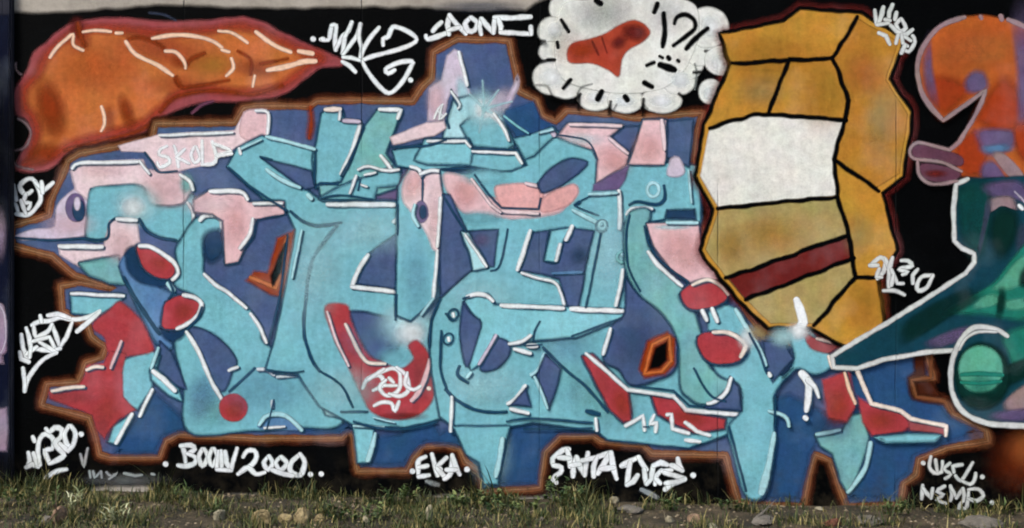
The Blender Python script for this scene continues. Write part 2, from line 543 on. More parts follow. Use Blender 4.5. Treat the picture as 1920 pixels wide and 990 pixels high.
c.glow('ochre2', 395, 120, 60, 30, 0, 0.5).glow('orange2', 180, 130, 110, 60, 0, 0.35)
for p, w in (([(328, 150), (340, 164), (380, 160), (430, 150)], 6), ([(240, 74), (262, 70), (300, 84), (310, 96)], 7), ([(352, 120), (360, 110), (384, 100)], 8), ([(330, 146), (338, 160)], 10), ([(146, 44), (150, 64), (160, 86)], 9), ([(300, 210), (330, 182), (400, 170), (470, 176), (530, 160)], 7), ([(120, 282), (200, 262), (260, 246), (296, 222)], 7), ([(446, 96), (470, 112), (470, 140)], 6), ([(488, 120), (540, 110)], 6)):
    c.stroke('burnt', p, w, feather=8, alpha=.75)
c.build('dark_shading', blob)
for pts, w in ([((94, 108), (108, 88), (126, 72), (138, 64), (138, 84), (156, 94)), 6], [((156, 60), (180, 57), (208, 59)), 6], [((218, 62), (230, 62)), 6],
               [((236, 78), (250, 98), (268, 110), (296, 122), (324, 142)), 7], [((286, 72), (330, 66), (372, 69), (400, 78), (416, 90)), 7], [((416, 94), (430, 98)), 7],
               [((310, 96), (330, 98), (346, 116), (348, 128)), 6], [((434, 110), (438, 128), (424, 142)), 7], [((410, 58), (436, 62), (464, 80)), 6],
               [((480, 60), (500, 76), (520, 88), (545, 98)), 7], [((560, 96), (586, 101)), 9], [((502, 132), (540, 124), (570, 116), (592, 115)), 9], [((478, 142), (474, 162)), 5],
               [((190, 200), (196, 218), (196, 234), (190, 246)), 6]):
    Canvas().stroke('peach', pts, w).build('highlight', blob)
Canvas().stroke('mauve', [(30, 118), (30, 132), (40, 140)], 4, alpha=.5).stroke('mauve', [(34, 222), (50, 232), (58, 250), (48, 275), (30, 282)], 5, alpha=.7) \
    .stroke('mauve', [(18, 298), (34, 312), (62, 318)], 5, alpha=.6).stroke('plum', [(360, 212), (378, 198), (400, 190)], 6).stroke('slate', [(280, 24), (310, 28), (330, 38)], 4, alpha=.6).build('halo', blob)

# ---- the big lettering piece: brown contour, blue block
OUT = [(128, 302), (150, 288), (225, 274), (286, 262), (292, 232), (440, 230), (457, 203), (478, 199), (580, 199), (594, 190), (680, 188), (774, 190), (792, 162), (810, 146), (812, 98), (858, 73), (954, 76),
       (968, 140), (974, 172), (1006, 188), (1018, 218), (1042, 228), (1062, 208), (1150, 214), (1190, 222), (1245, 216), (1318, 212), (1306, 250), (1298, 320), (1304, 400), (1330, 470), (1370, 540), (1420, 610), (1500, 650), (1620, 640),
       (1730, 648), (1748, 708), (1708, 714), (1718, 744), (1772, 754), (1788, 778), (1850, 808), (1853, 827), (1773, 840), (1722, 860), (1717, 890), (1693, 907), (1688, 946), (1588, 950),
       (1556, 864), (1528, 852), (1516, 893), (1506, 950), (1387, 944), (1373, 900), (1360, 853), (1222, 850), (1206, 833), (1127, 827), (1112, 817), (1050, 818), (1021, 847), (1012, 914), (910, 922),
       (900, 884), (873, 866), (862, 842), (834, 833), (790, 838), (773, 862), (762, 883), (670, 883), (662, 818), (652, 808), (640, 821), (480, 822), (334, 814), (311, 827), (300, 857), (207, 858), (187, 852),
       (177, 810), (168, 783), (78, 760), (88, 720), (147, 716), (161, 680), (192, 670), (198, 650), (172, 632), (164, 608), (118, 582), (114, 536), (150, 530), (212, 540), (140, 516), (98, 480), (22, 460), (24, 424), (92, 403), (96, 376), (114, 338)]
c = Canvas()
c.stroke('darkbrown', OUT, 25, smooth=False, closed=True, feather=8)
piece = c.build('lettering_piece', wall, 'interlocking wildstyle letters in turquoise, pink and red with brown contour')
Canvas().poly('blue', OUT, feather=4).build('block_shadow', piece, 'deep blue block behind the letters')
c = Canvas()
c.stroke('brown', OUT, 14, smooth=False, closed=True, feather=4)
c.stroke('tan', OUT, 5, smooth=False, closed=True, feather=5, alpha=0.7)
c.build('contour_line', piece)
def face(name, col, pts, smooth, **kw):
    c = Canvas()
    if name in ('letter_face', 'letter_arm', 'letter_bar', 'pink_hook', 'red_drop', 'pink_block', 'pink_arrow', 'pink_wedge', 'red_bolt', 'letter_neck'):
        c.stroke('line', pts, 9, smooth=smooth, closed=True, feather=5, alpha=0.92)
    c.poly(col, pts, smooth=smooth, **kw)
    if name == 'letter_counter': c.stroke('navy', pts, 5, smooth=smooth, closed=True, feather=5, alpha=0.5)
    return c.build(name, piece)
def F(name, col, pts, **kw): return face(name, col, pts, False, **kw)
def FS(name, col, pts, **kw): return face(name, col, pts, True, **kw)
def H(*pts, w=7, col='white', s=True, t=(1, 1)):
    c = Canvas()
    if col != 'line': c.stroke('line', [(x + 3.2, y + 2.6) for x, y in pts], w + 1.5, smooth=s, taper=t, alpha=0.8)
    return c.stroke(col, pts, w, smooth=s, taper=t).build('highlight' if col != 'line' else 'outline_line', piece)
def LN(*pts, w=5, s=True): return H(*pts, w=w, col='line', s=s)

# brighter blue low down, purple-grey high up
F('block_side', 'blue2', [(222, 832), (262, 775), (286, 728), (350, 790), (345, 806), (305, 818), (292, 850), (215, 850)], feather=16)
F('block_side', 'blue2', [(545, 770), (575, 752), (605, 755), (640, 785), (662, 806), (640, 812), (545, 808)], feather=16)
F('block_side', 'blue2', [(690, 820), (750, 812), (790, 790), (812, 788), (825, 812), (850, 800), (868, 820), (862, 836), (800, 828), (770, 850), (758, 872), (684, 872)], feather=16)
F('block_side', 'blue2', [(948, 800), (1000, 792), (1110, 800), (1115, 810), (1046, 812), (1014, 845), (1006, 906), (922, 908)], feather=16)
F('block_side', 'blue2', [(1400, 760), (1480, 740), (1560, 780), (1520, 850), (1498, 935), (1410, 935)], feather=16)
F('block_side', 'blue2', [(1600, 690), (1720, 655), (1740, 705), (1700, 712), (1710, 748), (1765, 758), (1780, 782), (1835, 810), (1770, 832), (1712, 855), (1705, 885), (1684, 902), (1680, 930), (1590, 936), (1620, 820), (1560, 740)], feather=16)

# left beak and its head
FS('pink_spike', 'lilac', [(30, 442), (66, 430), (102, 424), (106, 388), (122, 368), (150, 352), (170, 380), (168, 424), (160, 442), (100, 448), (40, 450)], feather=5)
F('pale_face', 'palepink', [(134, 322), (150, 306), (268, 300), (276, 318), (338, 326), (360, 346), (352, 384), (262, 388), (170, 380), (142, 356)], feather=7)
F('pale_top', 'palepink', [(222, 274), (300, 252), (440, 244), (458, 210), (500, 206), (503, 262), (442, 276), (400, 304), (332, 322), (302, 322), (274, 286), (228, 284)])
FS('pink_patch', 'pink', [(458, 212), (478, 206), (500, 210), (500, 254), (470, 264), (450, 250)], feather=6)
FS('letter_face', 'teal', [(172, 356), (216, 350), (266, 352), (280, 384), (340, 386), (360, 366), (366, 390), (360, 404), (372, 420), (372, 440), (350, 452), (300, 442), (268, 420), (256, 402), (214, 410), (202, 446), (166, 446), (166, 400)], feather=8)
F('pale_bar', 'palepink', [(110, 460), (196, 460), (206, 414), (256, 412), (262, 452), (236, 470), (224, 506), (150, 500), (112, 478)], feather=6)
F('letter_face', 'seagreen', [(150, 494), (222, 480), (232, 532), (206, 530), (168, 514)], feather=8)
c = Canvas(); c.glow('pink', 310, 352, 44, 34, 0, 0.9, 1.2).glow('pink', 130, 420, 50, 24, 0, 0.7).glow('pink', 228, 462, 30, 34, 0, 0.8).glow('pink', 190, 320, 60, 14, 0, 0.5)
c.glow('seagreen', 350, 345, 18, 28, 0, 0.8).glow('aqua', 255, 385, 56, 48, 0, 0.95, 1.4).glow('white', 250, 388, 30, 26, 0, 0.75, 1.2).build('soft_fade', piece)
c = Canvas(); c.poly('purple', circ(142, 389, 19, 27), smooth=True).poly('navy', circ(148, 394, 12, 21), smooth=True).poly('lilac', circ(145, 382, 6, 13), smooth=True).build('oval_eye', piece)
LN((30, 446), (90, 450), (150, 448), (200, 448), (205, 420), (216, 410)); LN((262, 410), (275, 432), (300, 446), (330, 450)); LN((272, 286), (286, 304), (298, 322), (332, 321), w=4)
H((112, 462), (192, 463), w=8); H((136, 316), (150, 306), (215, 305), (262, 303), w=6); H((220, 411), (256, 413), w=7); H((352, 380), (362, 400), (360, 430), (346, 446), w=5); H((338, 328), (356, 340), (362, 356), w=6)
H((262, 302), (280, 326), w=5); H((300, 254), (436, 248), w=5); H((480, 208), (502, 212), (502, 250), w=6)

# left letter: bar, neck, drops
F('letter_face', 'teal', [(134, 550), (234, 553), (216, 572), (186, 590), (136, 586)], feather=5)
H((134, 550), (232, 555), w=6, s=False)
FS('letter_neck', 'lilacblue', [(226, 500), (244, 476), (270, 500), (300, 540), (330, 560), (312, 620), (322, 650), (300, 650), (262, 580)], feather=8)
FS('letter_face', 'teal', [(340, 452), (362, 418), (374, 408), (404, 402), (416, 412), (414, 436), (384, 446), (380, 490), (384, 516), (424, 546), (464, 578), (486, 610), (504, 650), (640, 690), (640, 790), (560, 800), (470, 806),
                         (356, 808), (346, 720), (330, 640), (360, 606), (380, 572), (366, 552), (340, 540), (328, 528), (336, 500), (332, 470)], feather=6)
FS('letter_counter', 'blue', [(352, 612), (384, 618), (420, 642), (444, 676), (438, 694), (420, 734), (398, 714), (376, 668)])
F('letter_counter', 'blue', [(300, 640), (322, 660), (340, 700), (350, 730), (330, 726), (292, 694), (296, 664)], feather=5)
F('letter_face', 'teal', [(230, 676), (284, 658), (300, 668), (292, 694), (284, 726), (258, 766), (242, 758), (228, 738)], feather=5)
F('letter_face', 'teal2', [(214, 800), (250, 776), (222, 832), (204, 828)], feather=5)
F('letter_face', 'teal2', [(284, 692), (292, 692), (334, 730), (340, 750), (318, 740), (286, 712)], feather=5)
Canvas().glow('seagreen', 400, 770, 60, 40, 0, .5).glow('lilacblue', 380, 740, 40, 60, .3, .5).glow('seagreen', 610, 640, 60, 90, 0, 0.5).build('soft_fade', piece)
FS('shadow_patch', 'navy', [(236, 474), (252, 462), (264, 496), (284, 514), (322, 528), (310, 538), (264, 530), (240, 506)], feather=8)
FS('red_drop', 'red', [(258, 462), (282, 464), (308, 478), (326, 496), (326, 514), (314, 522), (292, 518), (272, 504), (262, 484)])
FS('shadow_patch', 'navy', [(300, 612), (322, 622), (350, 612), (340, 634), (312, 638)], feather=8)
FS('red_drop', 'red', [(312, 568), (340, 554), (366, 560), (376, 574), (362, 596), (338, 614), (308, 614), (306, 590)])
Canvas().glow('rust', 345, 585, 22, 20, 0, .7).glow('rust', 300, 495, 20, 14, 0.5, .6).build('soft_fade', piece)
H((262, 461), (280, 462), (306, 476), (328, 494), (334, 512), (324, 524), w=7); H((344, 553), (364, 557), (378, 569), (372, 590), (350, 608), (332, 616), w=7); H((316, 532), (326, 544), w=9, col='aqua')
FS('red_splash', 'red', [(176, 604), (204, 584), (222, 566), (244, 578), (266, 602), (282, 636), (286, 658), (250, 666), (206, 664), (196, 632), (176, 618)], feather=7)
F('red_splash', 'red', [(163, 684), (195, 680), (206, 658), (236, 662), (230, 700), (232, 744), (254, 768), (222, 786), (206, 804), (196, 822), (182, 806), (174, 778), (94, 748), (92, 734), (150, 720), (160, 702)], feather=6)
Canvas().glow('rose', 130, 745, 50, 18, .1, .6).glow('rust', 200, 770, 26, 40, 0, .4).glow('rose', 190, 810, 20, 30, 0, .5).build('soft_fade', piece)
H((228, 640), (218, 664), (208, 690), w=5, col='pink'); H((164, 693), (178, 687), (194, 688), w=7, col='cream'); H((98, 733), (130, 727), (158, 725), w=7, col='cream')
H((297, 652), (290, 674), (284, 690), w=6, col='aqua'); H((288, 696), (308, 712), (328, 732), w=9, s=False); H((286, 730), (274, 754), (262, 780), w=6); H((248, 776), (232, 804), (218, 830), w=7)
H((350, 622), (374, 662), (392, 706), (416, 748), w=7); FS('red_ball', 'red', circ(438, 764, 27, 26)); Canvas().glow('rust', 440, 768, 20, 18, 0, .9).build('soft_fade', piece)
LN((478, 690), (462, 706), (430, 734)); LN((318, 528), (326, 546), (318, 560)); LN((232, 520), (262, 572), (300, 626), w=7); LN((380, 576), (372, 596), (352, 616), w=5)
H((430, 694), (446, 688), w=6); H((484, 692), (500, 693), (514, 702), w=7); H((520, 706), (556, 702), (590, 696), w=6); LN((512, 700), (560, 704), (596, 692), w=3)
FS('half_dome', 'lilacblue', [(488, 804), (492, 786), (508, 778), (532, 778), (552, 790), (566, 806)]); H((486, 796), (496, 782), (512, 777), (532, 778), (550, 790), (566, 806), w=8, col='aqua'); H((496, 802), (534, 800), w=4)
H((510, 752), (510, 764), w=5); LN((500, 808), (514, 750), w=3)
H((375, 412), (384, 404), (402, 403), (415, 412), (416, 428), w=8); H((383, 514), (404, 534), (430, 550), (462, 578), w=6); H((470, 588), (486, 612), (500, 642), w=6)
FS('shadow_patch', 'navy', [(384, 440), (414, 432), (420, 470), (398, 492), (384, 480)], feather=14)
F('letter_face', 'aqua', [(606, 752), (640, 756), (654, 770), (662, 792), (640, 782), (612, 776)], feather=6)

# pink hook and the second letter
F('letter_face', 'teal', [(428, 312), (446, 278), (492, 256), (592, 284), (600, 338), (560, 322), (488, 296), (566, 352), (606, 380), (748, 380), (748, 436), (690, 474), (662, 534), (744, 548), (746, 600), (830, 600), (840, 780), (800, 790),
                          (760, 800), (662, 794), (600, 760), (560, 700), (500, 694), (516, 640), (534, 556), (556, 430), (540, 396), (500, 376), (470, 350)])
F('pink_hook', 'pink', [(366, 376), (394, 358), (456, 358), (468, 381), (532, 378), (532, 400), (480, 410), (474, 442), (456, 468), (446, 490), (424, 494), (420, 414), (400, 400), (366, 396)])
Canvas().glow('palepink', 400, 384, 60, 20, 0, .8).glow('salmon', 440, 420, 24, 50, 0, .6).build('soft_fade', piece)
H((394, 359), (450, 359), (464, 374), w=7); H((474, 410), (468, 440), (450, 466), w=6); H((476, 382), (528, 381), w=6)
F('letter_counter', 'blue', [(490, 296), (520, 304), (584, 320), (596, 350), (572, 356), (536, 330)])
F('letter_counter', 'blue', [(748, 436), (746, 542), (664, 532), (680, 492), (702, 466)])
F('purple_patch', 'purple', [(702, 345), (746, 346), (746, 374), (700, 372)], feather=6)
F('letter_face', 'teal', [(604, 214), (616, 204), (640, 204), (644, 226), (676, 228), (656, 296), (640, 340), (594, 352), (588, 300), (596, 260)])
F('letter_face', 'seagreen', [(708, 208), (752, 204), (742, 234), (732, 262), (722, 288), (744, 318), (748, 350), (690, 370), (604, 372), (600, 350), (640, 344), (656, 316), (684, 240)])
F('letter_face', 'teal', [(640, 350), (746, 312), (752, 345), (706, 350), (700, 374), (600, 374)], feather=8)
H((676, 230), (662, 278), (640, 326), w=7, s=False); H((642, 226), (674, 228), w=7, col='lilac', s=False); H((610, 206), (638, 205), w=9, col='cream', s=False); H((638, 208), (636, 224), w=5)
H((712, 205), (752, 206), (746, 222), w=7, s=False); H((714, 292), (724, 304), (734, 318), w=7); LN((684, 240), (664, 284), (640, 330), w=4); LN((592, 352), (600, 344), (634, 346), w=5); LN((600, 374), (700, 376), w=3)
H((672, 318), (690, 312), (722, 320), (748, 318), w=5); H((668, 330), (656, 362), w=5); H((684, 328), (704, 324), w=4); H((676, 346), (688, 350), w=4); LN((676, 336), (672, 356), w=4)
H((500, 256), (548, 268), (590, 280), w=6, col='aqua'); H((500, 318), (526, 336), (562, 352), w=7, col='aqua'); H((578, 366), (584, 372), w=9, col='aqua'); H((614, 383), (740, 384), w=8, s=False)
LN((545, 396), (570, 416), (600, 424), (640, 418), w=6); LN((632, 424), (614, 446), (590, 480), (580, 510), (574, 560), (570, 610), (574, 640), (586, 676), (600, 696), w=6); LN((488, 294), (510, 300), w=4)
H((690, 478), (672, 506), (660, 538), w=8); H((660, 538), (700, 542), (742, 547), w=7, s=False); H((738, 416), (742, 412), w=8)
c = Canvas(); c.poly('burnt', [(520, 446), (552, 432), (542, 500), (528, 556), (508, 552), (462, 526), (476, 508), (502, 512), (514, 468)], feather=7)
c.stroke('orange', [(540, 442), (530, 490), (518, 540), (500, 532), (470, 520)], 7, smooth=False, feather=5).poly('black', [(538, 452), (528, 510), (512, 538), (508, 518), (524, 478)], feather=6).build('orange_notch', piece)

# red cup with its scribble
FS('letter_counter', 'blue', [(656, 584), (700, 588), (746, 606), (748, 650), (712, 676), (690, 660), (668, 622)], feather=8)
Canvas().glow('aqua', 762, 610, 70, 60, 0, .95, 1.3).glow('white', 768, 624, 38, 32, 0, .8, 1.2).glow('teal2', 735, 668, 40, 26, 0, .7).build('soft_fade', piece)
FS('red_cup', 'red', [(610, 574), (650, 572), (658, 600), (676, 640), (694, 668), (718, 680), (752, 690), (776, 672), (766, 648), (782, 638), (800, 656), (816, 694), (814, 742), (790, 774), (744, 786), (700, 774), (676, 738), (652, 686), (626, 632)], feather=7)
Canvas().glow('maroon', 756, 780, 60, 10, 0, .6).glow('rose', 790, 700, 26, 40, 0, .6).build('soft_fade', piece)
H((648, 608), (660, 632), (676, 664), (692, 680), (722, 682), w=6, col='cream'); H((806, 674), (798, 706), (784, 736), (772, 750), w=8, col='pink')
c = Canvas()
for p in ([(680, 728), (690, 710), (712, 704), (720, 720), (700, 732)], [(712, 700), (736, 690), (750, 700), (748, 730), (726, 742), (712, 726), (724, 712)], [(744, 688), (762, 704), (766, 730), (750, 742), (730, 738)],
          [(764, 698), (760, 720), (776, 730), (788, 724)], [(702, 760), (716, 754), (734, 756), (740, 770), (748, 752)], [(690, 712), (720, 692)], [(722, 722), (744, 722)], [(730, 708), (738, 716)]):
    c.stroke('white', p, 7)
c.stroke('cream', [(804, 728)], 10).build('scribbled_tag', piece, 'white scribbled tag inside the red cup')
LN((640, 772), (690, 772), w=5)

Canvas().stroke('burnt', [(582, 202), (584, 226), (580, 258)], 11, feather=9, alpha=.85).build('brown_drip', piece)
FS('pale_slash', 'lilac', [(946, 190), (962, 160), (970, 142), (972, 160), (958, 190), (944, 206)], feather=8)
# middle column, drip and crown
F('letter_face', 'teal', [(748, 350), (770, 312), (832, 320), (834, 468), (820, 478), (816, 560), (770, 600), (744, 590)])
FS('pink_panel', 'palepink', [(756, 346), (772, 318), (800, 318), (832, 330), (834, 372), (830, 462), (814, 468), (796, 430), (770, 396), (756, 376)], feather=7)
Canvas().glow('salmon', 776, 345, 24, 34, .4, .7).glow('pink', 815, 400, 16, 60, 0, .7).build('soft_fade', piece)
LN((778, 316), (792, 336), (792, 376), w=4)
c = Canvas(); c.poly('purple', circ(790, 397, 13, 21), smooth=True).poly('navy', circ(793, 397, 7, 13), smooth=True); c.build('dark_drip', piece)
H((778, 384), (774, 404), (784, 424), w=6, col='aqua'); H((826, 372), (824, 420), (820, 462), w=7, s=False); H((820, 470), (816, 520), (812, 560), w=6, s=False); H((812, 560), (790, 590), w=5, col='aqua'); LN((830, 470), (822, 560), w=4)
F('crown_spike', 'lilac', [(802, 226), (806, 166), (828, 150), (838, 104), (852, 92), (866, 100), (874, 150), (886, 188), (862, 200), (846, 170), (838, 190), (832, 226)], feather=6)
Canvas().glow('pink', 818, 190, 18, 40, 0, .9).glow('aqua', 868, 175, 16, 44, -.2, .8).build('soft_fade', piece)
F('letter_face', 'aqua', [(838, 236), (852, 190), (880, 182), (912, 202), (940, 222), (962, 268), (960, 282), (880, 274), (832, 258)], feather=6)
F('letter_face', 'teal', [(866, 236), (900, 208), (940, 224), (962, 270), (950, 280), (884, 272)], feather=8)
LN((846, 168), (852, 186), (862, 206), w=4); H((846, 172), (862, 196), (858, 204), w=4); H((860, 98), (868, 130), (876, 160), w=6); LN((838, 226), (842, 240), w=5)
c = Canvas(); c.glow('aqua', 905, 205, 56, 46, .4, .95).glow('white', 908, 204, 26, 26, 0, .95).glow('white', 920, 212, 46, 9, .8, .8).glow('white', 918, 196, 46, 8, -.7, .6).glow('lilac', 938, 190, 26, 40, .6, .6); c.build('star_glint', piece)
for a in ((905, 150), (935, 168), (960, 190), (880, 176), (950, 228), (898, 250)): Canvas().stroke('aqua', [(908, 204), a], 7, smooth=False, taper=(1.2, .2), feather=5, alpha=.55).build('glint_ray', piece)
H((926, 214), (944, 240), (954, 264), w=5)
F('pink_tongue', 'palepink', [(732, 258), (760, 246), (800, 230), (832, 228), (836, 240), (816, 254), (738, 272)], feather=5)
c = Canvas()
for p in ([(814, 222), (822, 204), (830, 196)], [(822, 210), (832, 220)], [(828, 200), (824, 224), (836, 214)]): c.stroke('white', p, 4)
c.build('scribbled_tag', piece, 'tiny white scribble on the pale crown spike')
F('letter_face', 'teal', [(738, 284), (796, 272), (798, 262), (878, 262), (886, 280), (972, 284), (986, 314), (960, 324), (880, 310), (800, 318), (746, 310)])
F('letter_face', 'teal2', [(798, 264), (876, 264), (884, 280), (880, 308), (800, 306), (780, 300)], feather=6)
H((802, 265), (872, 265), (882, 276), w=5, s=False); H((886, 284), (966, 287), (978, 306), w=6, s=False); LN((734, 276), (800, 274), (836, 262), w=5); LN((886, 280), (974, 282), (988, 316), w=4, s=False); LN((848, 316), (900, 318), (960, 324), (990, 316), w=5)
H((770, 312), (786, 318), (790, 330), w=6); H((788, 326), (808, 320), (826, 322), w=6)

# the long pink-and-turquoise sweep
F('letter_face', 'teal', [(828, 322), (872, 328), (960, 324), (990, 310), (968, 262), (1030, 240), (1046, 250), (1110, 262), (1120, 300), (1180, 300), (1310, 312), (1312, 420), (1220, 420), (1214, 470), (1270, 540), (1300, 610), (1300, 680),
                          (1360, 740), (1400, 760), (1400, 800), (1290, 838), (1140, 822), (1120, 806), (1000, 790), (950, 800), (930, 905), (908, 912), (900, 872), (870, 836), (852, 800), (826, 780), (812, 700), (806, 640), (812, 600),
                          (826, 562), (850, 540), (888, 505), (870, 440), (834, 364)])
FS('pink_sweep', 'pink', [(832, 328), (868, 330), (888, 342), (904, 362), (930, 372), (986, 374), (1010, 352), (1040, 350), (1076, 360), (1064, 384), (1040, 402), (960, 410), (900, 402), (872, 400), (846, 372)], feather=8)
FS('pink_sweep', 'salmon', [(930, 350), (980, 344), (1014, 352), (1010, 388), (950, 390), (936, 380)], feather=7)
FS('pink_sweep', 'salmon', [(1016, 376), (1040, 358), (1076, 346), (1084, 362), (1060, 388), (1018, 398)], feather=7)
Canvas().glow('salmon', 872, 362, 26, 30, 0, .9).glow('teal2', 912, 332, 60, 22, 0, .9).glow('teal', 900, 408, 60, 18, 0, .8).build('soft_fade', piece)
LN((890, 328), (914, 362), (940, 390), (1010, 392), (1014, 372), w=4, s=False); H((936, 396), (1008, 400), w=6, col='palepink', s=False); H((986, 344), (1012, 350), w=6, col='palepink')
H((884, 336), (920, 384), (938, 398), w=5, col='palepink', s=False)
FS('letter_counter', 'blue', [(1008, 344), (1030, 318), (1066, 298), (1094, 300), (1100, 310), (1060, 344), (1020, 362), (1012, 356)])
F('letter_face', 'teal', [(966, 262), (1010, 246), (1034, 240), (1042, 252), (1000, 290), (984, 296)], feather=6)
F('block_patch', 'blue2', [(948, 206), (1000, 190), (1014, 222), (1040, 236), (1000, 250), (968, 258), (944, 224)], feather=7)
H((946, 218), (968, 236), (990, 250), w=4, col='teal2'); H((1034, 246), (1038, 254), w=10, col='lilac')
F('pink_arrow', 'pink', [(1046, 256), (1064, 234), (1168, 234), (1140, 256), (1180, 290), (1172, 308), (1150, 322), (1118, 342), (1122, 300), (1112, 280), (1060, 262)], feather=6)
Canvas().glow('salmon', 1150, 300, 34, 24, .5, .8).glow('aqua', 1090, 262, 60, 18, 0, .4).build('soft_fade', piece)
F('letter_counter', 'blue', [(1146, 258), (1172, 236), (1204, 236), (1192, 266), (1180, 286)]); H((1068, 234), (1164, 236), w=6, col='palepink', s=False); H((1142, 260), (1176, 288), w=6, col='palepink', s=False)
F('pink_block', 'pink', [(1206, 226), (1248, 226), (1250, 290), (1244, 308), (1180, 308), (1196, 262)]); Canvas().glow('salmon', 1216, 278, 30, 30, 0, .7).build('soft_fade', piece); H((1240, 226), (1246, 280), w=8, col='palepink', s=False)
F('purple_patch', 'purple', [(1112, 346), (1150, 326), (1180, 310), (1172, 338), (1160, 356), (1110, 358)], feather=6)
F('letter_counter', 'blue', [(1252, 226), (1300, 224), (1292, 314), (1262, 300), (1250, 296)], feather=6)
FS('pale_cap', 'lilac', [(1250, 322), (1258, 298), (1272, 296), (1284, 322), (1270, 332), (1254, 330)], feather=6)
c = Canvas(); c.stroke('aqua', circ(1224, 356, 11, 13), 6, closed=True).stroke('line', [(1180, 384), (1196, 378), (1230, 384), (1246, 372), (1244, 348)], 6); c.build('ring_mark', piece)
H((1174, 402), (1184, 392), (1206, 390), (1222, 392), w=7); H((1160, 358), (1162, 396), (1161, 428), w=7, s=False); H((1104, 364), (1156, 362), w=5, col='aqua', s=False); F('letter_counter', 'navy', [(1250, 394), (1302, 392), (1304, 412), (1246, 410)], feather=6)
H((1074, 394), (1100, 408), (1126, 420), w=7, col='aqua'); c = Canvas(); c.stroke('line', circ(1128, 424, 11, 11), 4, closed=True).stroke('aqua', circ(1129, 422, 6, 7), 4, closed=True).build('ring_mark', piece); LN((1078, 384), (1086, 380), w=7)
LN((1246, 412), (1214, 418), w=4); LN((1106, 368), (1080, 386), (1122, 404), w=3)

for col, x, y, rx, ry, r in (('lilacblue', 700, 640, 70, 40, 0), ('aqua', 590, 500, 60, 110, 0.2), ('aqua', 690, 430, 80, 50, 0), ('lilacblue', 780, 520, 30, 80, 0), ('aqua', 900, 560, 80, 60, 0), ('seagreen', 1010, 620, 120, 50, 0), ('aqua', 1140, 470, 60, 90, 0), ('lilacblue', 1060, 640, 60, 50, 0.5), ('aqua', 900, 720, 90, 50, 0), ('seagreen', 1120, 740, 90, 60, 0.4), ('lilacblue', 500, 730, 90, 50, 0), ('aqua', 640, 730, 70, 50, 0), ('aqua', 920, 850, 40, 60, 0)):
    Canvas().glow(col, x, y, rx * 1.3, ry * 1.3, r, .45 if col != 'lilacblue' else .25).build('soft_fade', piece)

# counters of the middle letters
F('letter_counter', 'blue', [(832, 364), (844, 366), (876, 434), (934, 430), (926, 500), (912, 500), (886, 506), (850, 536), (826, 558), (824, 480)])
F('letter_bar', 'aqua', [(866, 436), (878, 438), (914, 502), (888, 506), (880, 470)], feather=4); H((872, 440), (892, 470), (912, 500), w=5); LN((830, 366), (866, 424), (874, 436), w=4, s=False); Canvas().glow('purple', 902, 450, 24, 20, 0, .5).build('soft_fade', piece)
F('letter_counter', 'blue', [(994, 436), (1030, 432), (1022, 490), (1040, 494), (1052, 456), (1070, 428), (1114, 432), (1098, 498), (1094, 532), (1084, 578), (1064, 578), (1048, 524), (1016, 514), (976, 508)])
F('letter_bar', 'teal2', [(1034, 434), (1066, 428), (1052, 458), (1042, 490), (1022, 488)], feather=4)
H((994, 432), (982, 470), (970, 506), w=7, s=False); H((978, 512), (1010, 522), (1040, 530), (1052, 552), (1058, 574), w=5); H((1050, 458), (1042, 488), w=7, s=False); H((1072, 424), (1061, 450), w=8, s=False); H((1036, 512), (1090, 510), w=5, col='lilacblue'); Canvas().glow('navy', 1086, 480, 18, 18, 0, .7).build('soft_fade', piece)
F('letter_arm', 'teal2', [(882, 556), (914, 552), (926, 572), (1170, 582), (1168, 596), (1080, 630), (1010, 636), (954, 644), (926, 628), (906, 676), (884, 690), (876, 674), (900, 604), (872, 566)], feather=5)
H((940, 572), (1056, 578), w=7, s=False); H((1070, 579), (1168, 583), w=8, s=False); H((876, 556), (892, 551), (912, 554), (924, 564), w=7); LN((1170, 594), (1110, 616), (1072, 630), w=4)
FS('letter_counter', 'blue', [(868, 566), (884, 588), (902, 604), (894, 640), (878, 686), (868, 670), (862, 620)]); FS('letter_counter', 'blue', [(904, 682), (920, 648), (934, 634), (954, 642), (956, 662), (936, 688), (912, 696), (900, 692)])
H((930, 628), (914, 656), (898, 682), w=5, col='lilac'); H((954, 644), (978, 640), (994, 628), w=6); H((964, 654), (994, 662), w=7); H((990, 648), (1006, 648), w=8); LN((1012, 602), (1002, 622), (1000, 640), w=4); LN((984, 648), (1016, 646), w=3)
LN((826, 560), (810, 600), (806, 650), w=5); LN((836, 730), (860, 752), (900, 770), (950, 772), w=6); LN((1018, 652), (1060, 692), (1100, 726), (1140, 772), w=5); LN((836, 588), (850, 600), w=5); LN((868, 560), (880, 556), w=4)
c = Canvas()
for x, y in ((850, 590), (841, 635)): c.stroke('line', circ(x, y, 9, 11, .4), 3.5, closed=True).stroke('white', [(x, y - 2), (x + 1, y + 3)], 6)
c.build('rivet_mark', piece)
LN((862, 686), (858, 702), (878, 718), w=6); H((876, 706), (882, 698), w=7, col='aqua'); H((1020, 664), (1010, 690), (996, 702), w=7, col='aqua'); H((985, 722), (968, 746), (952, 756), w=7); H((958, 766), (990, 774), w=7)
F('letter_counter', 'blue', [(1022, 664), (1052, 690), (1046, 720), (1030, 764), (1016, 736), (1006, 704)]); F('letter_counter', 'blue', [(986, 728), (996, 762), (960, 758)]); H((1002, 706), (1018, 742), (1026, 764), w=5, col='aqua')
H((847, 744), (846, 780), (845, 808), w=6, s=False); LN((1100, 770), (1122, 776), w=9); H((1116, 784), (1119, 806), w=6); LN((982, 804), (1110, 802), w=4)
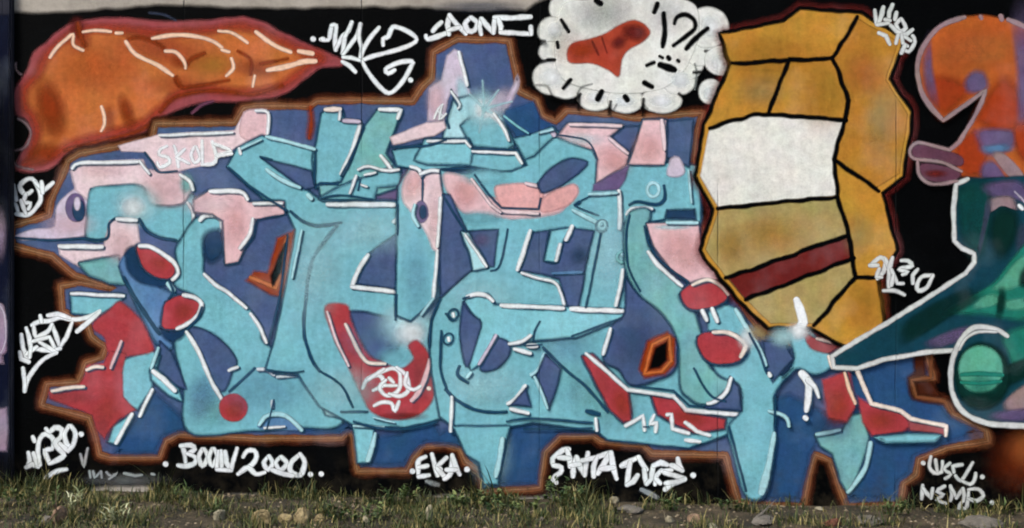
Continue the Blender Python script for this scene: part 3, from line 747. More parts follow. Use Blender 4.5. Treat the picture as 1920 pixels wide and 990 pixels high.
F('red_bolt', 'red', [(1092, 668), (1110, 664), (1176, 730), (1182, 788), (1168, 790), (1142, 764), (1118, 718)], feather=6)
F('red_bolt', 'red', [(1222, 742), (1264, 746), (1280, 770), (1358, 786), (1356, 802), (1300, 810), (1262, 792), (1234, 776)], feather=6)
H((1098, 662), (1136, 694), (1176, 730), (1262, 742), (1286, 768), (1398, 778), w=7, s=False); LN((1184, 722), (1262, 732), (1292, 760), (1380, 768), w=4, s=False); Canvas().glow('rust', 1165, 755, 18, 30, -.3, .8).glow('rust', 1290, 782, 40, 14, .2, .6).build('soft_fade', piece)
c = Canvas()
for p in ([(1172, 798), (1190, 788), (1205, 778), (1208, 806)], [(1226, 777), (1218, 794), (1230, 792), (1228, 808)], [(1250, 777), (1258, 776), (1260, 803), (1290, 812)], [(1284, 791), (1306, 808), (1330, 815)], [(1284, 824), (1312, 827)]): c.stroke('white', p, 7, smooth=False)
c.build('scribbled_tag', piece, 'white angular tag strokes below the red bolt')
LN((1206, 800), (1216, 800), w=3)

# right-hand letter
FS('letter_counter', 'blue', [(1172, 520), (1196, 548), (1244, 590), (1268, 622), (1266, 690), (1226, 714), (1182, 722), (1160, 694), (1130, 672), (1146, 612), (1170, 588)], feather=6)
Canvas().glow('navy', 1200, 640, 50, 60, 0, .4).build('soft_fade', piece)
c = Canvas(); c.poly('burnt', [(1212, 640), (1250, 622), (1266, 634), (1264, 684), (1246, 702), (1208, 708), (1198, 692)], feather=8)
c.stroke('orange', [(1222, 646), (1254, 630), (1258, 676), (1240, 696), (1208, 700)], 6, smooth=False, closed=True, feather=5).poly('black', [(1228, 652), (1250, 640), (1250, 674), (1236, 688), (1216, 692)], feather=6).build('orange_notch', piece)
H((1167, 506), (1162, 540), (1154, 572), w=7, s=False); H((1144, 616), (1136, 644), (1130, 664), w=7, s=False); c = Canvas(); c.stroke('seagreen', circ(1166, 482, 10), 5, closed=True).stroke('aqua', [(1167, 478)], 10).build('ring_mark', piece)
FS('letter_face', 'seagreen', [(1172, 420), (1186, 396), (1216, 396), (1210, 440), (1222, 478), (1250, 512), (1290, 556), (1310, 620), (1330, 690), (1366, 700), (1370, 740), (1320, 756), (1290, 742), (1276, 720), (1272, 640), (1244, 588), (1196, 546), (1174, 500)], feather=6)
F('pink_wedge', 'pink', [(1213, 420), (1308, 418), (1314, 470), (1350, 522), (1300, 534), (1256, 502), (1226, 462)]); Canvas().glow('salmon', 1280, 470, 50, 40, .6, .8).glow('aqua', 1260, 426, 50, 8, 0, .6).build('soft_fade', piece)
H((1214, 472), (1236, 500), (1278, 536), w=7); LN((1208, 424), (1216, 456), (1240, 492), (1290, 528), w=4); H((1250, 418), (1306, 418), w=6, col='aqua', s=False)
FS('letter_face', 'teal', [(1330, 580), (1380, 580), (1404, 620), (1420, 650), (1440, 690), (1470, 706), (1490, 670), (1480, 620), (1510, 610), (1540, 650), (1560, 680), (1530, 700), (1490, 690), (1450, 736), (1450, 780), (1446, 860), (1430, 926), (1398, 926),
                         (1376, 850), (1366, 800), (1390, 770), (1386, 720), (1340, 690)], feather=6)
F('letter_counter', 'blue', [(1368, 706), (1384, 724), (1390, 770), (1320, 764), (1336, 752), (1362, 728)]); H((1370, 708), (1360, 734), (1340, 752), (1326, 756), w=6)
F('letter_counter', 'blue', [(1430, 640), (1470, 640), (1486, 672), (1448, 716), (1434, 690)], feather=6)
F('letter_face', 'seagreen', [(1530, 816), (1580, 806), (1596, 780), (1616, 776), (1628, 820), (1620, 850), (1606, 890), (1590, 924), (1576, 900), (1562, 850), (1540, 836)], feather=6)
F('letter_face', 'teal2', [(664, 800), (700, 806), (696, 850), (690, 866), (672, 866)], feather=5); H((704, 812), (697, 840), (690, 862), w=9, col='aqua', t=(.6, 1.2))
F('letter_face', 'teal', [(852, 800), (954, 800), (942, 850), (932, 906), (908, 906), (900, 866), (876, 850)], feather=5); H((942, 822), (936, 860), (929, 892), w=9, col='aqua')
H((1450, 812), (1440, 870), (1426, 922), w=13, col='aqua', t=(.6, 1.1)); H((1632, 830), (1622, 876), (1600, 910), (1590, 922), w=8, col='aqua')
H((1440, 770), (1462, 776), (1474, 784), (1478, 798), w=6, col='aqua'); H((1531, 814), (1556, 810), (1574, 806), w=7, col='aqua'); Canvas().glow('navy', 1560, 800, 40, 30, 0, .6).build('soft_fade', piece)
for d in ([(1276, 552), (1290, 536), (1322, 526), (1350, 538), (1362, 558), (1336, 574), (1292, 578)], [(1308, 632), (1340, 622), (1384, 632), (1400, 650), (1386, 674), (1352, 682), (1320, 670)]):
    FS('shadow_patch', 'navy', [(x + (4 if k > 2 else -4), y + 6) for k, (x, y) in enumerate(d)], feather=9)
    FS('red_drop', 'red', d)
H((1298, 534), (1326, 524), (1348, 534), (1364, 552), w=6, col='cream'); H((1336, 622), (1366, 624), (1396, 644), (1388, 668), w=7, col='cream'); H((1316, 582), (1324, 600), w=8); H((1334, 578), (1344, 602), w=8)
H((1378, 580), (1396, 610), (1420, 650), (1434, 684), w=8, col='aqua'); Canvas().glow('white', 1400, 634, 24, 30, 0, .7).glow('khaki', 1425, 620, 30, 24, 0, .8).build('soft_fade', piece); H((1440, 700), (1442, 704), w=9)
F('red_flame', 'red', [(1540, 712), (1590, 694), (1604, 758), (1586, 790), (1552, 782)], feather=7); FS('red_flame', 'rose', [(1508, 624), (1530, 634), (1570, 642), (1552, 662), (1524, 656), (1512, 644)], feather=6); F('red_flame', 'red', [(1606, 744), (1640, 762), (1690, 776), (1708, 796), (1690, 808), (1634, 816), (1616, 790)], feather=7)
F('red_flame', 'rose', [(1700, 782), (1770, 800), (1768, 814), (1704, 806)], feather=6); Canvas().glow('rust', 1568, 760, 26, 34, 0, .9).glow('rust', 1650, 788, 30, 20, 0, .8).build('soft_fade', piece)
H((1582, 698), (1590, 726), (1602, 756), w=6, col='peach'); H((1530, 634), (1556, 640), (1586, 646), w=5, col='cream')
H((1502, 700), (1514, 716), (1514, 744), (1510, 770), w=12, t=(1.3, .7)); H((1514, 712), (1528, 728), (1534, 744), w=10, t=(1.2, .6)); H((1508, 782), (1510, 784), w=10)
H((1552, 668), (1560, 688), (1604, 690), (1614, 716), (1632, 756), (1688, 770), (1706, 784), (1772, 798), (1771, 816), w=7, s=False, col='cream')
F('letter_face', 'teal2', [(1640, 820), (1700, 814), (1760, 816), (1750, 826), (1660, 828)], feather=7)
c = Canvas(); c.stroke('darkbrown', [(1722, 662), (1726, 704), (1712, 712), (1718, 740), (1768, 748)], 22, smooth=False, feather=9).stroke('brown', [(1746, 664), (1744, 708), (1708, 712), (1718, 744), (1772, 752), (1782, 772)], 8, smooth=False, feather=5)
c.poly('darkbrown', [(1716, 716), (1746, 714), (1764, 744), (1722, 740)], feather=7).build('orange_notch', piece)

LN((747, 384), (746, 440), w=3); LN((744, 552), (742, 600), w=4); LN((952, 430), (938, 496), (920, 508), w=4); LN((1126, 438), (1110, 520), (1098, 576), w=4); LN((602, 696), (640, 722), (662, 764), w=4); H((664, 798), (720, 800), w=4, col='aqua')
LN((500, 692), (540, 698), (570, 696), w=3); LN((828, 620), (826, 690), (838, 728), w=5); H((614, 584), (630, 634), (654, 686), w=4, col='palepink'); LN((540, 440), (524, 560), (504, 640), w=4); H((566, 432), (548, 520), w=4, col='aqua'); LN((1180, 404), (1174, 440), (1178, 500), (1200, 546), w=4)
H((1290, 320), (1296, 380), w=4, col='aqua'); LN((430, 314), (470, 350), (540, 396), w=5); H((450, 280), (490, 262), w=4, col='aqua'); LN((592, 286), (590, 344), w=5); LN((604, 372), (640, 366), (700, 374), w=4); H((1010, 250), (1036, 244), w=4, col='aqua'); LN((1044, 254), (1100, 264), (1120, 300), w=3)
LN((664, 790), (700, 800), (760, 804), (820, 790), w=5); H((700, 782), (740, 792), w=3, col='aqua'); LN((950, 790), (1000, 784), (1110, 792), w=5); LN((1366, 800), (1380, 852), (1398, 920), w=5); LN((1452, 740), (1452, 800), w=4); LN((1404, 624), (1424, 664), (1436, 700), w=4); LN((1300, 690), (1330, 740), (1360, 752), w=4)

# ---- thought cloud
c = Canvas()
lob = [(1064, 16, 34, 30), (1036, 58, 28, 26), (1034, 98, 24, 20), (1034, 146, 35, 32), (1060, 162, 32, 24), (1116, 182, 34, 26), (1172, 188, 34, 24), (1240, 188, 38, 24), (1272, 150, 32, 28), (1290, 120, 28, 30), (1310, 92, 34, 32), (1326, 52, 40, 38),
       (1240, 20, 46, 34), (1160, 14, 60, 30), (1120, 20, 40, 30)]
for x, y, rx, ry in lob: c.poly('bubble', circ(x, y, rx, ry), smooth=True, feather=5)
c.poly('bubble', [(1050, 20), (1100, 0), (1280, 0), (1310, 50), (1290, 120), (1245, 165), (1170, 176), (1110, 168), (1054, 148), (1040, 100)], smooth=True, feather=4)
cloud = c.build('thought_cloud', wall, 'pale thought cloud with scalloped edge and black dashes')
c = Canvas()
for x, y, rx, ry in ((1034, 146, 30, 26), (1116, 184, 26, 16), (1172, 190, 26, 14), (1240, 190, 30, 16), (1276, 150, 24, 22), (1332, 50, 30, 30), (1040, 56, 20, 20)): c.glow('white', x, y, rx, ry, 0, .9)
c.glow('grey', 1130, 26, 60, 40, 0, .55).glow('grey', 1250, 30, 40, 40, 0, .4).glow('grey', 1060, 76, 30, 40, 0, .35).glow('cream', 1072, 96, 50, 40, 0, .6).build('soft_fade', cloud)
c = Canvas()
for p in ([(1001, 160), (1026, 162), (1034, 178)], [(1082, 176), (1090, 164), (1110, 158)], [(1150, 206), (1156, 196)], [(1206, 196), (1214, 204)], [(1302, 168), (1306, 140), (1302, 120)], [(1012, 118), (1040, 112)], [(1016, 80), (1024, 82)]): c.stroke('grey', p, 4, alpha=.6)
for p in ([(998, 120), (1024, 114)], [(1006, 76), (1022, 78)], [(1030, 182), (1046, 186), (1070, 192), (1088, 176)], [(1084, 206), (1086, 178)], [(1142, 214), (1144, 190)], [(1204, 216), (1206, 186)], [(1286, 186), (1272, 176)], [(1316, 136), (1300, 136)], [(1336, 98), (1322, 96)]): c.stroke('black', p, 6, feather=6, alpha=.85)
c.build('scallop_line', cloud)
c = Canvas(); c.poly('rust', [(1064, 96), (1076, 80), (1104, 74), (1136, 62), (1164, 46), (1190, 39), (1210, 48), (1218, 64), (1204, 80), (1178, 94), (1166, 112), (1160, 144), (1140, 132), (1110, 120), (1068, 118)], smooth=True, feather=5)
c.glow('maroon', 1190, 62, 30, 20, .2, .95, 1.1).glow('maroon', 1160, 80, 22, 16, -.6, .8).glow('scarlet', 1090, 96, 34, 20, 0, .7).stroke('maroon', [(1110, 78), (1122, 104)], 4, alpha=.6).stroke('maroon', [(1128, 70), (1138, 100)], 3, alpha=.6).build('red_footprint', cloud, 'rust red foot-like shape in the cloud')
for p, w in (([(1052, 38), (1066, 60)], 8), ([(1044, 80), (1046, 90)], 8), ([(1026, 113), (1040, 113)], 7), ([(1070, 150), (1056, 166)], 8), ([(1128, 172), (1120, 186)], 12), ([(1172, 182), (1176, 188)], 12), ([(1208, 156), (1222, 164)], 12),
             ([(1212, 124), (1226, 118)], 8), ([(1238, 122), (1264, 132)], 14), ([(1252, 108), (1254, 111)], 10), ([(1270, 114), (1272, 116)], 9), ([(1236, 106), (1242, 109)], 7), ([(1244, 26), (1246, 60), (1242, 88)], 9), ([(1264, 46), (1268, 34), (1284, 28), (1300, 38), (1302, 54), (1284, 70), (1262, 86)], 8),
             ([(1326, 54), (1308, 68), (1286, 92)], 9), ([(1232, 8), (1226, 24)], 10), ([(1118, 2), (1126, 8)], 14)):
    Canvas().stroke('black', p, w).build('black_mark', cloud)
for x, y, rx, ry in ((1352, 114, 32, 28), (1332, 172, 23, 23)):
    c = Canvas(); c.poly('bubble', circ(x, y, rx, ry), smooth=True); c.glow('white', x - 3, y + 4, rx * .8, ry * .8, 0, .8); c.build('trailing_bubble', cloud)

# ---- ochre block (plain faceted stand-in for the yellow painting)
OC = [(1322, 236), (1372, 120), (1352, 66), (1470, 44), (1500, 22), (1612, 30), (1690, 76), (1664, 150), (1706, 214), (1690, 330), (1650, 360), (1676, 470), (1640, 520), (1654, 610), (1590, 650), (1520, 612), (1440, 612), (1392, 566), (1352, 520), (1316, 470), (1340, 392), (1306, 330)]
c = Canvas(); c.stroke('maroon', OC, 26, smooth=False, closed=True, feather=14, alpha=.6, amp=3.5).stroke('black', OC, 15, smooth=False, closed=True, amp=3.5).poly('ochre', OC, amp=3.5)
oc = c.build('ochre_block', wall, 'tall ochre yellow faceted block shape with thick black lines')
def OF(n, col, pts, **k): return Canvas().poly(col, pts, **k).build(n, oc)
OF('ochre_facet', 'ochre2', [(1606, 36), (1682, 80), (1658, 150), (1700, 216), (1684, 326), (1640, 352), (1560, 300), (1590, 190), (1560, 110)], feather=5)
OF('white_facet', 'offwhite', [(1312, 330), (1330, 240), (1420, 214), (1580, 226), (1562, 300), (1566, 366), (1346, 388)])
OF('khaki_facet', 'khaki', [(1346, 394), (1566, 372), (1590, 440), (1600, 520), (1524, 606), (1444, 606), (1398, 562), (1356, 514), (1322, 468)])
OF('maroon_facet', 'maroon', [(1362, 520), (1590, 440), (1600, 484), (1396, 560)], feather=5)
c = Canvas()
for a in (('ochre2', 1440, 110, 110, 60), ('ochre2', 1540, 180, 70, 90), ('khaki', 1430, 170, 70, 40), ('ochre2', 1620, 570, 50, 70), ('ochre', 1450, 440, 90, 50), ('khaki', 1650, 230, 40, 90), ('orange', 1620, 140, 50, 60), ('khaki', 1610, 440, 40, 60), ('ochre2', 1370, 460, 40, 50)): c.glow(*a, 0, .45)
c.build('soft_fade', oc)
for p in ([(1330, 240), (1420, 214), (1584, 226)], [(1344, 391), (1568, 369)], [(1606, 34), (1560, 110), (1590, 190), (1562, 300), (1568, 369), (1590, 440), (1602, 520), (1524, 610)], [(1562, 300), (1646, 358)], [(1372, 120), (1560, 110)],
          [(1602, 520), (1640, 520)], [(1360, 522), (1590, 440)], [(1396, 562), (1600, 484)], [(1440, 214), (1480, 112)]):
    Canvas().stroke('black', p, 8, smooth=False, amp=3.5).build('black_line', oc)
Canvas().stroke('white', [(1492, 562), (1498, 580), (1504, 604), (1494, 618)], 13, taper=(1, 1.5)).glow('white', 1494, 622, 30, 22, 0, .9).glow('aqua', 1466, 632, 34, 26, 0, .7).build('white_drip', oc)

# ---- figure on the right
c = Canvas()
HEAD = [(1930, 56), (1886, 38), (1840, 30), (1800, 34), (1760, 52), (1732, 84), (1718, 124), (1724, 168), (1742, 200), (1767, 228), (1794, 208), (1846, 170), (1838, 192), (1820, 228), (1794, 266), (1776, 282), (1800, 330), (1930, 350)]
c.poly('flame', HEAD, feather=6)
fig = c.build('orange_green_figure', wall, 'orange-topped figure in green with pale outline at the right edge')
def soft(col, pts, f=26, alpha=.9): return Canvas().softpoly(col, pts, f, alpha).build('soft_fade', fig)
soft('orange', [(1770, 90), (1830, 62), (1890, 74), (1910, 110), (1860, 120), (1790, 120)], 40, .6)
soft('scarlet', [(1736, 150), (1780, 148), (1814, 166), (1800, 190), (1768, 214), (1746, 190)], 34)
soft('scarlet', [(1852, 176), (1880, 150), (1908, 176), (1912, 236), (1870, 246), (1836, 232), (1828, 224)], 34)
soft('purple', [(1734, 100), (1742, 90), (1746, 130), (1752, 176), (1738, 170), (1730, 130)], 18, .7)
soft('purple', [(1810, 150), (1824, 136), (1842, 140), (1848, 164), (1830, 174), (1812, 170)], 16)
soft('purple', [(1902, 70), (1926, 66), (1930, 240), (1910, 230), (1906, 140)], 22, .8)
soft('scarlet', [(1792, 282), (1820, 246), (1834, 262), (1846, 300), (1836, 326), (1806, 326)], 18)
soft('purple', [(1832, 250), (1860, 244), (1900, 250), (1896, 276), (1866, 290), (1846, 286)], 18, .95)
soft('lilacblue', [(1844, 276), (1880, 272), (1886, 282), (1850, 286)], 10, .8)
soft('scarlet', [(1900, 240), (1930, 236), (1930, 300), (1908, 290)], 14)
soft('mauve', [(1860, 292), (1878, 288), (1910, 318), (1926, 350), (1906, 346), (1884, 326)], 12, .95)
soft('purple', [(1840, 312), (1860, 304), (1884, 336), (1880, 350), (1842, 340)], 16, .9)
FS_ = lambda n, col, pts, **k: Canvas().poly(col, pts, smooth=True, **k).build(n, fig)
FS_('lip', 'plum', [(1708, 276), (1724, 270), (1780, 284), (1804, 298), (1796, 312), (1750, 302), (1714, 296)]); FS_('lip', 'plum', [(1722, 310), (1750, 308), (1796, 322), (1790, 338), (1748, 342), (1728, 332)])
Canvas().glow('maroon', 1752, 326, 30, 10, 0, .9).build('soft_fade', fig)
GB = [(1812, 334), (1788, 348), (1785, 392), (1788, 456), (1804, 466), (1826, 474), (1826, 492), (1808, 512), (1756, 546), (1660, 606), (1582, 652), (1556, 668), (1562, 688), (1606, 690), (1652, 674), (1735, 660), (1790, 654), (1780, 700), (1784, 738), (1806, 774), (1846, 792), (1930, 798), (1930, 330)]
Canvas().poly('bluegreen', GB, feather=5).build('green_coat', fig)
soft('deepgreen', [(1796, 352), (1850, 344), (1856, 400), (1840, 470), (1806, 458), (1796, 400)], 20)
soft('darkgreen', [(1862, 396), (1884, 386), (1904, 400), (1900, 450), (1876, 480), (1856, 450)], 20)
soft('purple', [(1850, 348), (1900, 340), (1926, 360), (1926, 380), (1890, 370), (1856, 366)], 14, .8)
soft('mauve', [(1856, 374), (1892, 370), (1900, 392), (1876, 386), (1856, 396)], 10, .95)
soft('slate', [(1846, 380), (1856, 384), (1846, 430), (1836, 470), (1832, 460), (1840, 420)], 9, .7)
soft('slate', [(1908, 430), (1930, 420), (1930, 450), (1906, 470)], 14, .6)
soft('green', [(1930, 460), (1900, 480), (1860, 530), (1810, 560), (1780, 584), (1840, 588), (1930, 590)], 24)
soft('mint', [(1926, 478), (1900, 494), (1876, 524), (1862, 540), (1896, 540), (1926, 520)], 16, .8)
soft('darkgreen', [(1912, 510), (1924, 504), (1926, 536), (1910, 534)], 10, .9)
soft('mint', [(1836, 560), (1860, 552), (1872, 566), (1846, 576), (1824, 576)], 9, .7)
soft('mint', [(1882, 566), (1918, 560), (1924, 576), (1890, 580)], 9, .7)
soft('darkgreen', [(1872, 545), (1882, 552), (1878, 585), (1866, 590)], 10, .8)
soft('darkgreen', [(1700, 600), (1800, 545), (1830, 560), (1770, 600), (1700, 640)], 26, .7)
soft('purple', [(1740, 640), (1776, 622), (1810, 614), (1800, 634), (1760, 650)], 16, .7)
soft('green', [(1880, 630), (1926, 616), (1926, 680), (1900, 690), (1888, 660)], 16)
soft('darkgreen', [(1880, 690), (1926, 672), (1926, 700), (1890, 720)], 14)
soft('mauve', [(1884, 750), (1926, 720), (1926, 762), (1890, 770)], 14, .95)
soft('purple', [(1866, 774), (1926, 766), (1926, 786), (1870, 786)], 12, .8)
c = Canvas(); c.poly('darkgreen', circ(1838, 704, 52, 62), smooth=True, feather=10).poly('mint', circ(1836, 692, 41, 44), smooth=True, feather=6).glow('green', 1836, 720, 40, 30, 0, .6).stroke('green', [(1800, 702), (1836, 700), (1876, 702)], 8).stroke('green', [(1800, 716), (1836, 718), (1874, 714)], 7).glow('darkgreen', 1842, 748, 44, 22, 0, .9).build('green_ball', fig)
Canvas().stroke('outlinewhite', [(1812, 336), (1790, 346), (1785, 392), (1787, 452), (1802, 466), (1824, 476), (1824, 492), (1808, 512), (1756, 546), (1660, 606), (1582, 652), (1558, 668), (1562, 688), (1606, 690), (1652, 674), (1735, 660), (1784, 656)], 8, smooth=False).build('pale_outline', fig)
Canvas().stroke('outlinewhite', [(1886, 630), (1862, 616), (1824, 614), (1800, 636), (1784, 672), (1780, 706), (1784, 738), (1804, 772), (1842, 791), (1880, 796), (1930, 798)], 9, taper=(.9, 1.1)).stroke('outlinewhite', [(1796, 654), (1808, 634), (1832, 622), (1866, 622)], 5).build('pale_outline', fig)
Canvas().stroke('mauve', [(1806, 34), (1762, 50), (1732, 84), (1718, 124), (1724, 168), (1742, 200), (1767, 226)], 9).stroke('mauve', [(1767, 226), (1794, 207), (1846, 170), (1838, 192), (1820, 228), (1796, 266), (1778, 282)], 8, smooth=False).stroke('mauve', [(1778, 282), (1748, 274), (1718, 268), (1704, 282), (1712, 298), (1760, 304), (1800, 322)], 6) \
    .stroke('mauve', [(1718, 302), (1722, 330), (1746, 346), (1792, 340)], 6).stroke('mauve', [(1836, 32), (1838, 36)], 9).stroke('mauve', [(1874, 32), (1876, 38)], 10).stroke('mauve', [(1888, 38), (1908, 46), (1930, 58)], 9).build('pale_outline', fig)
Canvas().stroke('white', [(1908, 386), (1914, 392)], 7).stroke('lilac', [(1900, 360), (1916, 376), (1926, 390)], 4, alpha=.7).build('highlight', fig)
c = Canvas(); c.glow('burnt', 1912, 866, 90, 84, 0, .42, 2.6).glow('orange', 1930, 840, 70, 50, 0, .55, 2.4).glow('brown', 1835, 820, 36, 24, .5, .6); c.build('orange_mist', wall, 'soft burnt orange spray mist at the lower right')

# ---- tags
def TAG(label, ox, oy, k, strokes, w=7, col='white', dots=(), smooth=True):
    c = Canvas(); w *= 1.12
    e = new_obj('tag', None, None, wall); e['label'] = label
    for s in strokes: c.stroke(col, [(ox + x / k, oy + y / k) for x, y in s], w, smooth=smooth and len(s) > 3, feather=3)
    for x, y in dots: c.stroke(col, [(ox + x / k, oy + y / k)], w * 1.35, feather=3)
    c.build('letter_stroke', e)
    return e
TAG('large looping white tag at the tip of the orange shape', 580, 20, 6, [[(130, 325), (215, 328), (236, 240), (250, 165)], [(250, 165), (300, 165), (290, 300), (296, 440)], [(296, 430), (380, 290), (440, 230), (478, 130)], [(470, 150), (400, 300), (372, 480)], [(380, 490), (540, 280), (582, 150)],
    [(575, 150), (562, 300), (590, 430), (570, 560)], [(785, 190), (680, 320), (610, 440), (570, 560)], [(830, 390), (832, 320), (890, 290), (940, 185), (1060, 212), (1170, 275), (1208, 325), (1150, 380), (950, 450), (720, 510), (600, 560)],
    [(590, 570), (680, 720), (780, 840), (860, 912), (930, 916), (1050, 800), (1150, 620), (1155, 575), (1050, 575), (950, 610), (860, 660), (890, 705), (960, 670)], [(370, 570), (450, 620), (520, 690)], [(380, 520), (470, 530), (560, 560)]], 7, 'white', [(42, 320), (1140, 780), (150, 320)])
TAG('white capital-letter tag below the bare concrete edge', 780, 0, 6, [[(285, 250), (230, 300), (190, 350)], [(110, 400), (130, 440), (250, 410), (360, 370)], [(380, 170), (356, 280), (372, 390)], [(380, 180), (470, 290), (560, 380)], [(372, 340), (480, 310)], [(610, 200), (550, 270), (590, 350), (660, 340), (690, 260), (620, 200)],
    [(735, 385), (715, 300), (735, 210)], [(740, 210), (800, 290), (870, 370)], [(870, 360), (890, 200)], [(880, 195), (1080, 205), (1290, 190)], [(930, 220), (955, 300), (950, 370)], [(950, 370), (1120, 375), (1290, 390)], [(1290, 305), (1295, 390)]], 8)
TAG('small white tag over pale lilac letter top', 260, 240, 6, [[(320, 205), (250, 240), (235, 300), (330, 330), (350, 390), (240, 440), (210, 380)], [(400, 200), (440, 320), (450, 440)], [(520, 240), (430, 330), (570, 400)], [(630, 210), (590, 300), (630, 390), (690, 330), (650, 210)], [(715, 140), (715, 280), (720, 410)], [(715, 410), (840, 400), (880, 330), (830, 150)],
    [(860, 180), (1040, 260), (880, 315), (1050, 290)], [(1135, 230), (1150, 290)]], 6)
TAG('round white tag beside the pale beak at the left', 0, 310, 6, [[(150, 215), (170, 300), (185, 390)], [(75, 330), (65, 385), (175, 440), (210, 540)], [(180, 545), (320, 555), (430, 450), (460, 350), (400, 180), (330, 150), (225, 230), (290, 330), (360, 285)], [(290, 330), (275, 420), (345, 425), (320, 490)], [(240, 400), (290, 540)], [(400, 190), (490, 290), (600, 195)], [(470, 185), (480, 310)]], 7, 'white', [(78, 555)])
TAG('sprawling white tag with a long downward point', 0, 570, 6, [[(240, 340), (262, 500), (325, 660)], [(295, 270), (330, 380), (350, 520)], [(225, 540), (240, 620), (330, 650)], [(365, 240), (440, 200), (560, 190), (680, 150), (800, 175), (1000, 150), (1125, 80)], [(540, 130), (660, 110), (790, 160)], [(590, 230), (630, 340), (672, 470)], [(815, 210), (750, 380), (672, 490)],
    [(385, 260), (410, 370), (540, 310), (590, 230)], [(370, 420), (560, 370), (630, 510)], [(380, 500), (580, 525), (680, 500)], [(450, 430), (540, 480), (640, 545)], [(640, 545), (500, 615), (390, 730), (310, 860), (280, 985)], [(262, 720), (285, 880), (282, 985)], [(1120, 95), (980, 220), (870, 310)], [(455, 130), (470, 200)], [(300, 570), (420, 480)], [(350, 480), (340, 600)]], 7)
TAG('bubbly white tag with underline, lowest at the left', 20, 770, 6, [[(200, 470), (215, 560), (190, 630)], [(170, 640), (240, 600), (310, 630)], [(330, 610), (310, 450), (330, 310), (400, 260), (480, 330), (470, 430), (390, 450), (440, 590)], [(400, 200), (440, 240), (500, 190), (575, 210), (570, 290), (500, 370), (600, 500), (450, 590)], [(260, 480), (290, 600)],
    [(660, 170), (610, 260), (640, 380), (700, 400), (735, 260), (680, 170)], [(560, 370), (650, 450), (700, 400)], [(250, 290), (270, 340)]], 8, 'white', [(795, 262)])
Canvas().stroke('white', [(86, 896), (105, 884), (126, 880)], 8).build('tag_underline', wall)
TAG('faint small grey lettering just above the grass', 20, 770, 6, [[(790, 490), (830, 630), (870, 420)], [(890, 680), (900, 750)], [(930, 680), (950, 750), (1010, 690)], [(1020, 680), (1030, 750)], [(1080, 690), (1140, 740), (1200, 700), (1110, 770)], [(1280, 700), (1400, 730), (1480, 720)], [(1590, 710), (1620, 720)]], 5, 'dimwhite')
TAG('white lettering reading BOOW 2000 under brown contour', 300, 800, 6, [[(255, 215), (280, 300), (290, 400)], [(235, 215), (350, 205), (395, 250), (310, 300)], [(310, 300), (400, 340), (390, 410), (280, 440), (205, 430)], [(480, 250), (440, 340), (480, 440), (540, 330), (500, 250)], [(590, 250), (550, 350), (590, 440), (650, 340), (610, 250)], [(660, 280), (640, 470)], [(690, 270), (700, 480)], [(735, 280), (750, 400), (800, 490)], [(800, 490), (830, 370), (868, 240)], [(640, 480), (790, 490)],
    [(935, 340), (980, 270), (1060, 265), (1090, 330), (1040, 420), (880, 530)], [(900, 510), (990, 455), (1080, 530), (1180, 510)], [(1225, 330), (1170, 400), (1215, 480), (1270, 410), (1230, 330)], [(1360, 340), (1300, 400), (1360, 480), (1430, 410), (1370, 340)], [(1580, 310), (1480, 400), (1470, 500), (1580, 540), (1630, 400), (1580, 310)], [(1260, 480), (1400, 530), (1500, 550)]], 7.5, 'white', [(62, 420), (1690, 530), (1815, 530)])
TAG('short white three-letter tag in the bottom centre notch', 720, 800, 6, [[(470, 335), (390, 380), (385, 480), (390, 565)], [(390, 565), (510, 545)], [(395, 455), (490, 440)], [(540, 305), (570, 420), (605, 545)], [(705, 345), (600, 440), (640, 480)], [(600, 470), (690, 570)], [(770, 310), (760, 440), (740, 540), (680, 585)], [(770, 320), (800, 430), (855, 535)], [(700, 480), (810, 480)]], 8, 'white', [(935, 478), (318, 500)])
Canvas().stroke('dimwhite', [(800, 902), (822, 908)], 9, alpha=.6).build('paint_smear', wall)
TAG('broken white lettering reading SANTA above the weeds', 1000, 810, 7.983, [[(530, 255), (440, 270), (290, 400), (300, 500)], [(300, 500), (420, 530), (400, 610), (330, 650), (300, 720)], [(500, 270), (545, 400), (550, 520)], [(380, 380), (540, 390)], [(640, 360), (600, 520), (590, 660)], [(650, 370), (700, 520), (770, 650)], [(815, 310), (790, 480), (770, 650)], [(560, 500), (690, 480)], [(730, 420), (940, 380), (1170, 300)], [(945, 390), (900, 520), (900, 660)], [(1150, 310), (1050, 480), (960, 620)], [(1160, 310), (1190, 500), (1245, 700)], [(1020, 550), (1200, 530)], [(1320, 500), (1430, 490)], [(310, 690), (350, 760)]], 8.5)
TAG('broken white lettering reading CLUES ending in a dot', 1150, 810, 7.983, [[(130, 490), (250, 430), (380, 370)], [(380, 370), (430, 470), (490, 560)], [(250, 450), (220, 620), (205, 790)], [(205, 790), (290, 740), (360, 640)], [(460, 560), (470, 680), (495, 770)], [(495, 770), (560, 700), (595, 500)], [(600, 500), (700, 450), (800, 480)], [(720, 560), (640, 640), (620, 780)], [(720, 580), (870, 560)], [(960, 390), (975, 480), (1030, 575)], [(1030, 575), (900, 500), (860, 490)], [(760, 600), (900, 640), (1060, 690)], [(1060, 700), (900, 760), (770, 850)], [(780, 760), (960, 740)], [(640, 700), (700, 760)]], 8.5, 'white', [(1185, 640)])
Canvas().stroke('dimwhite', [(1202, 918), (1216, 924), (1232, 932)], 9, alpha=.8).build('paint_smear', wall)
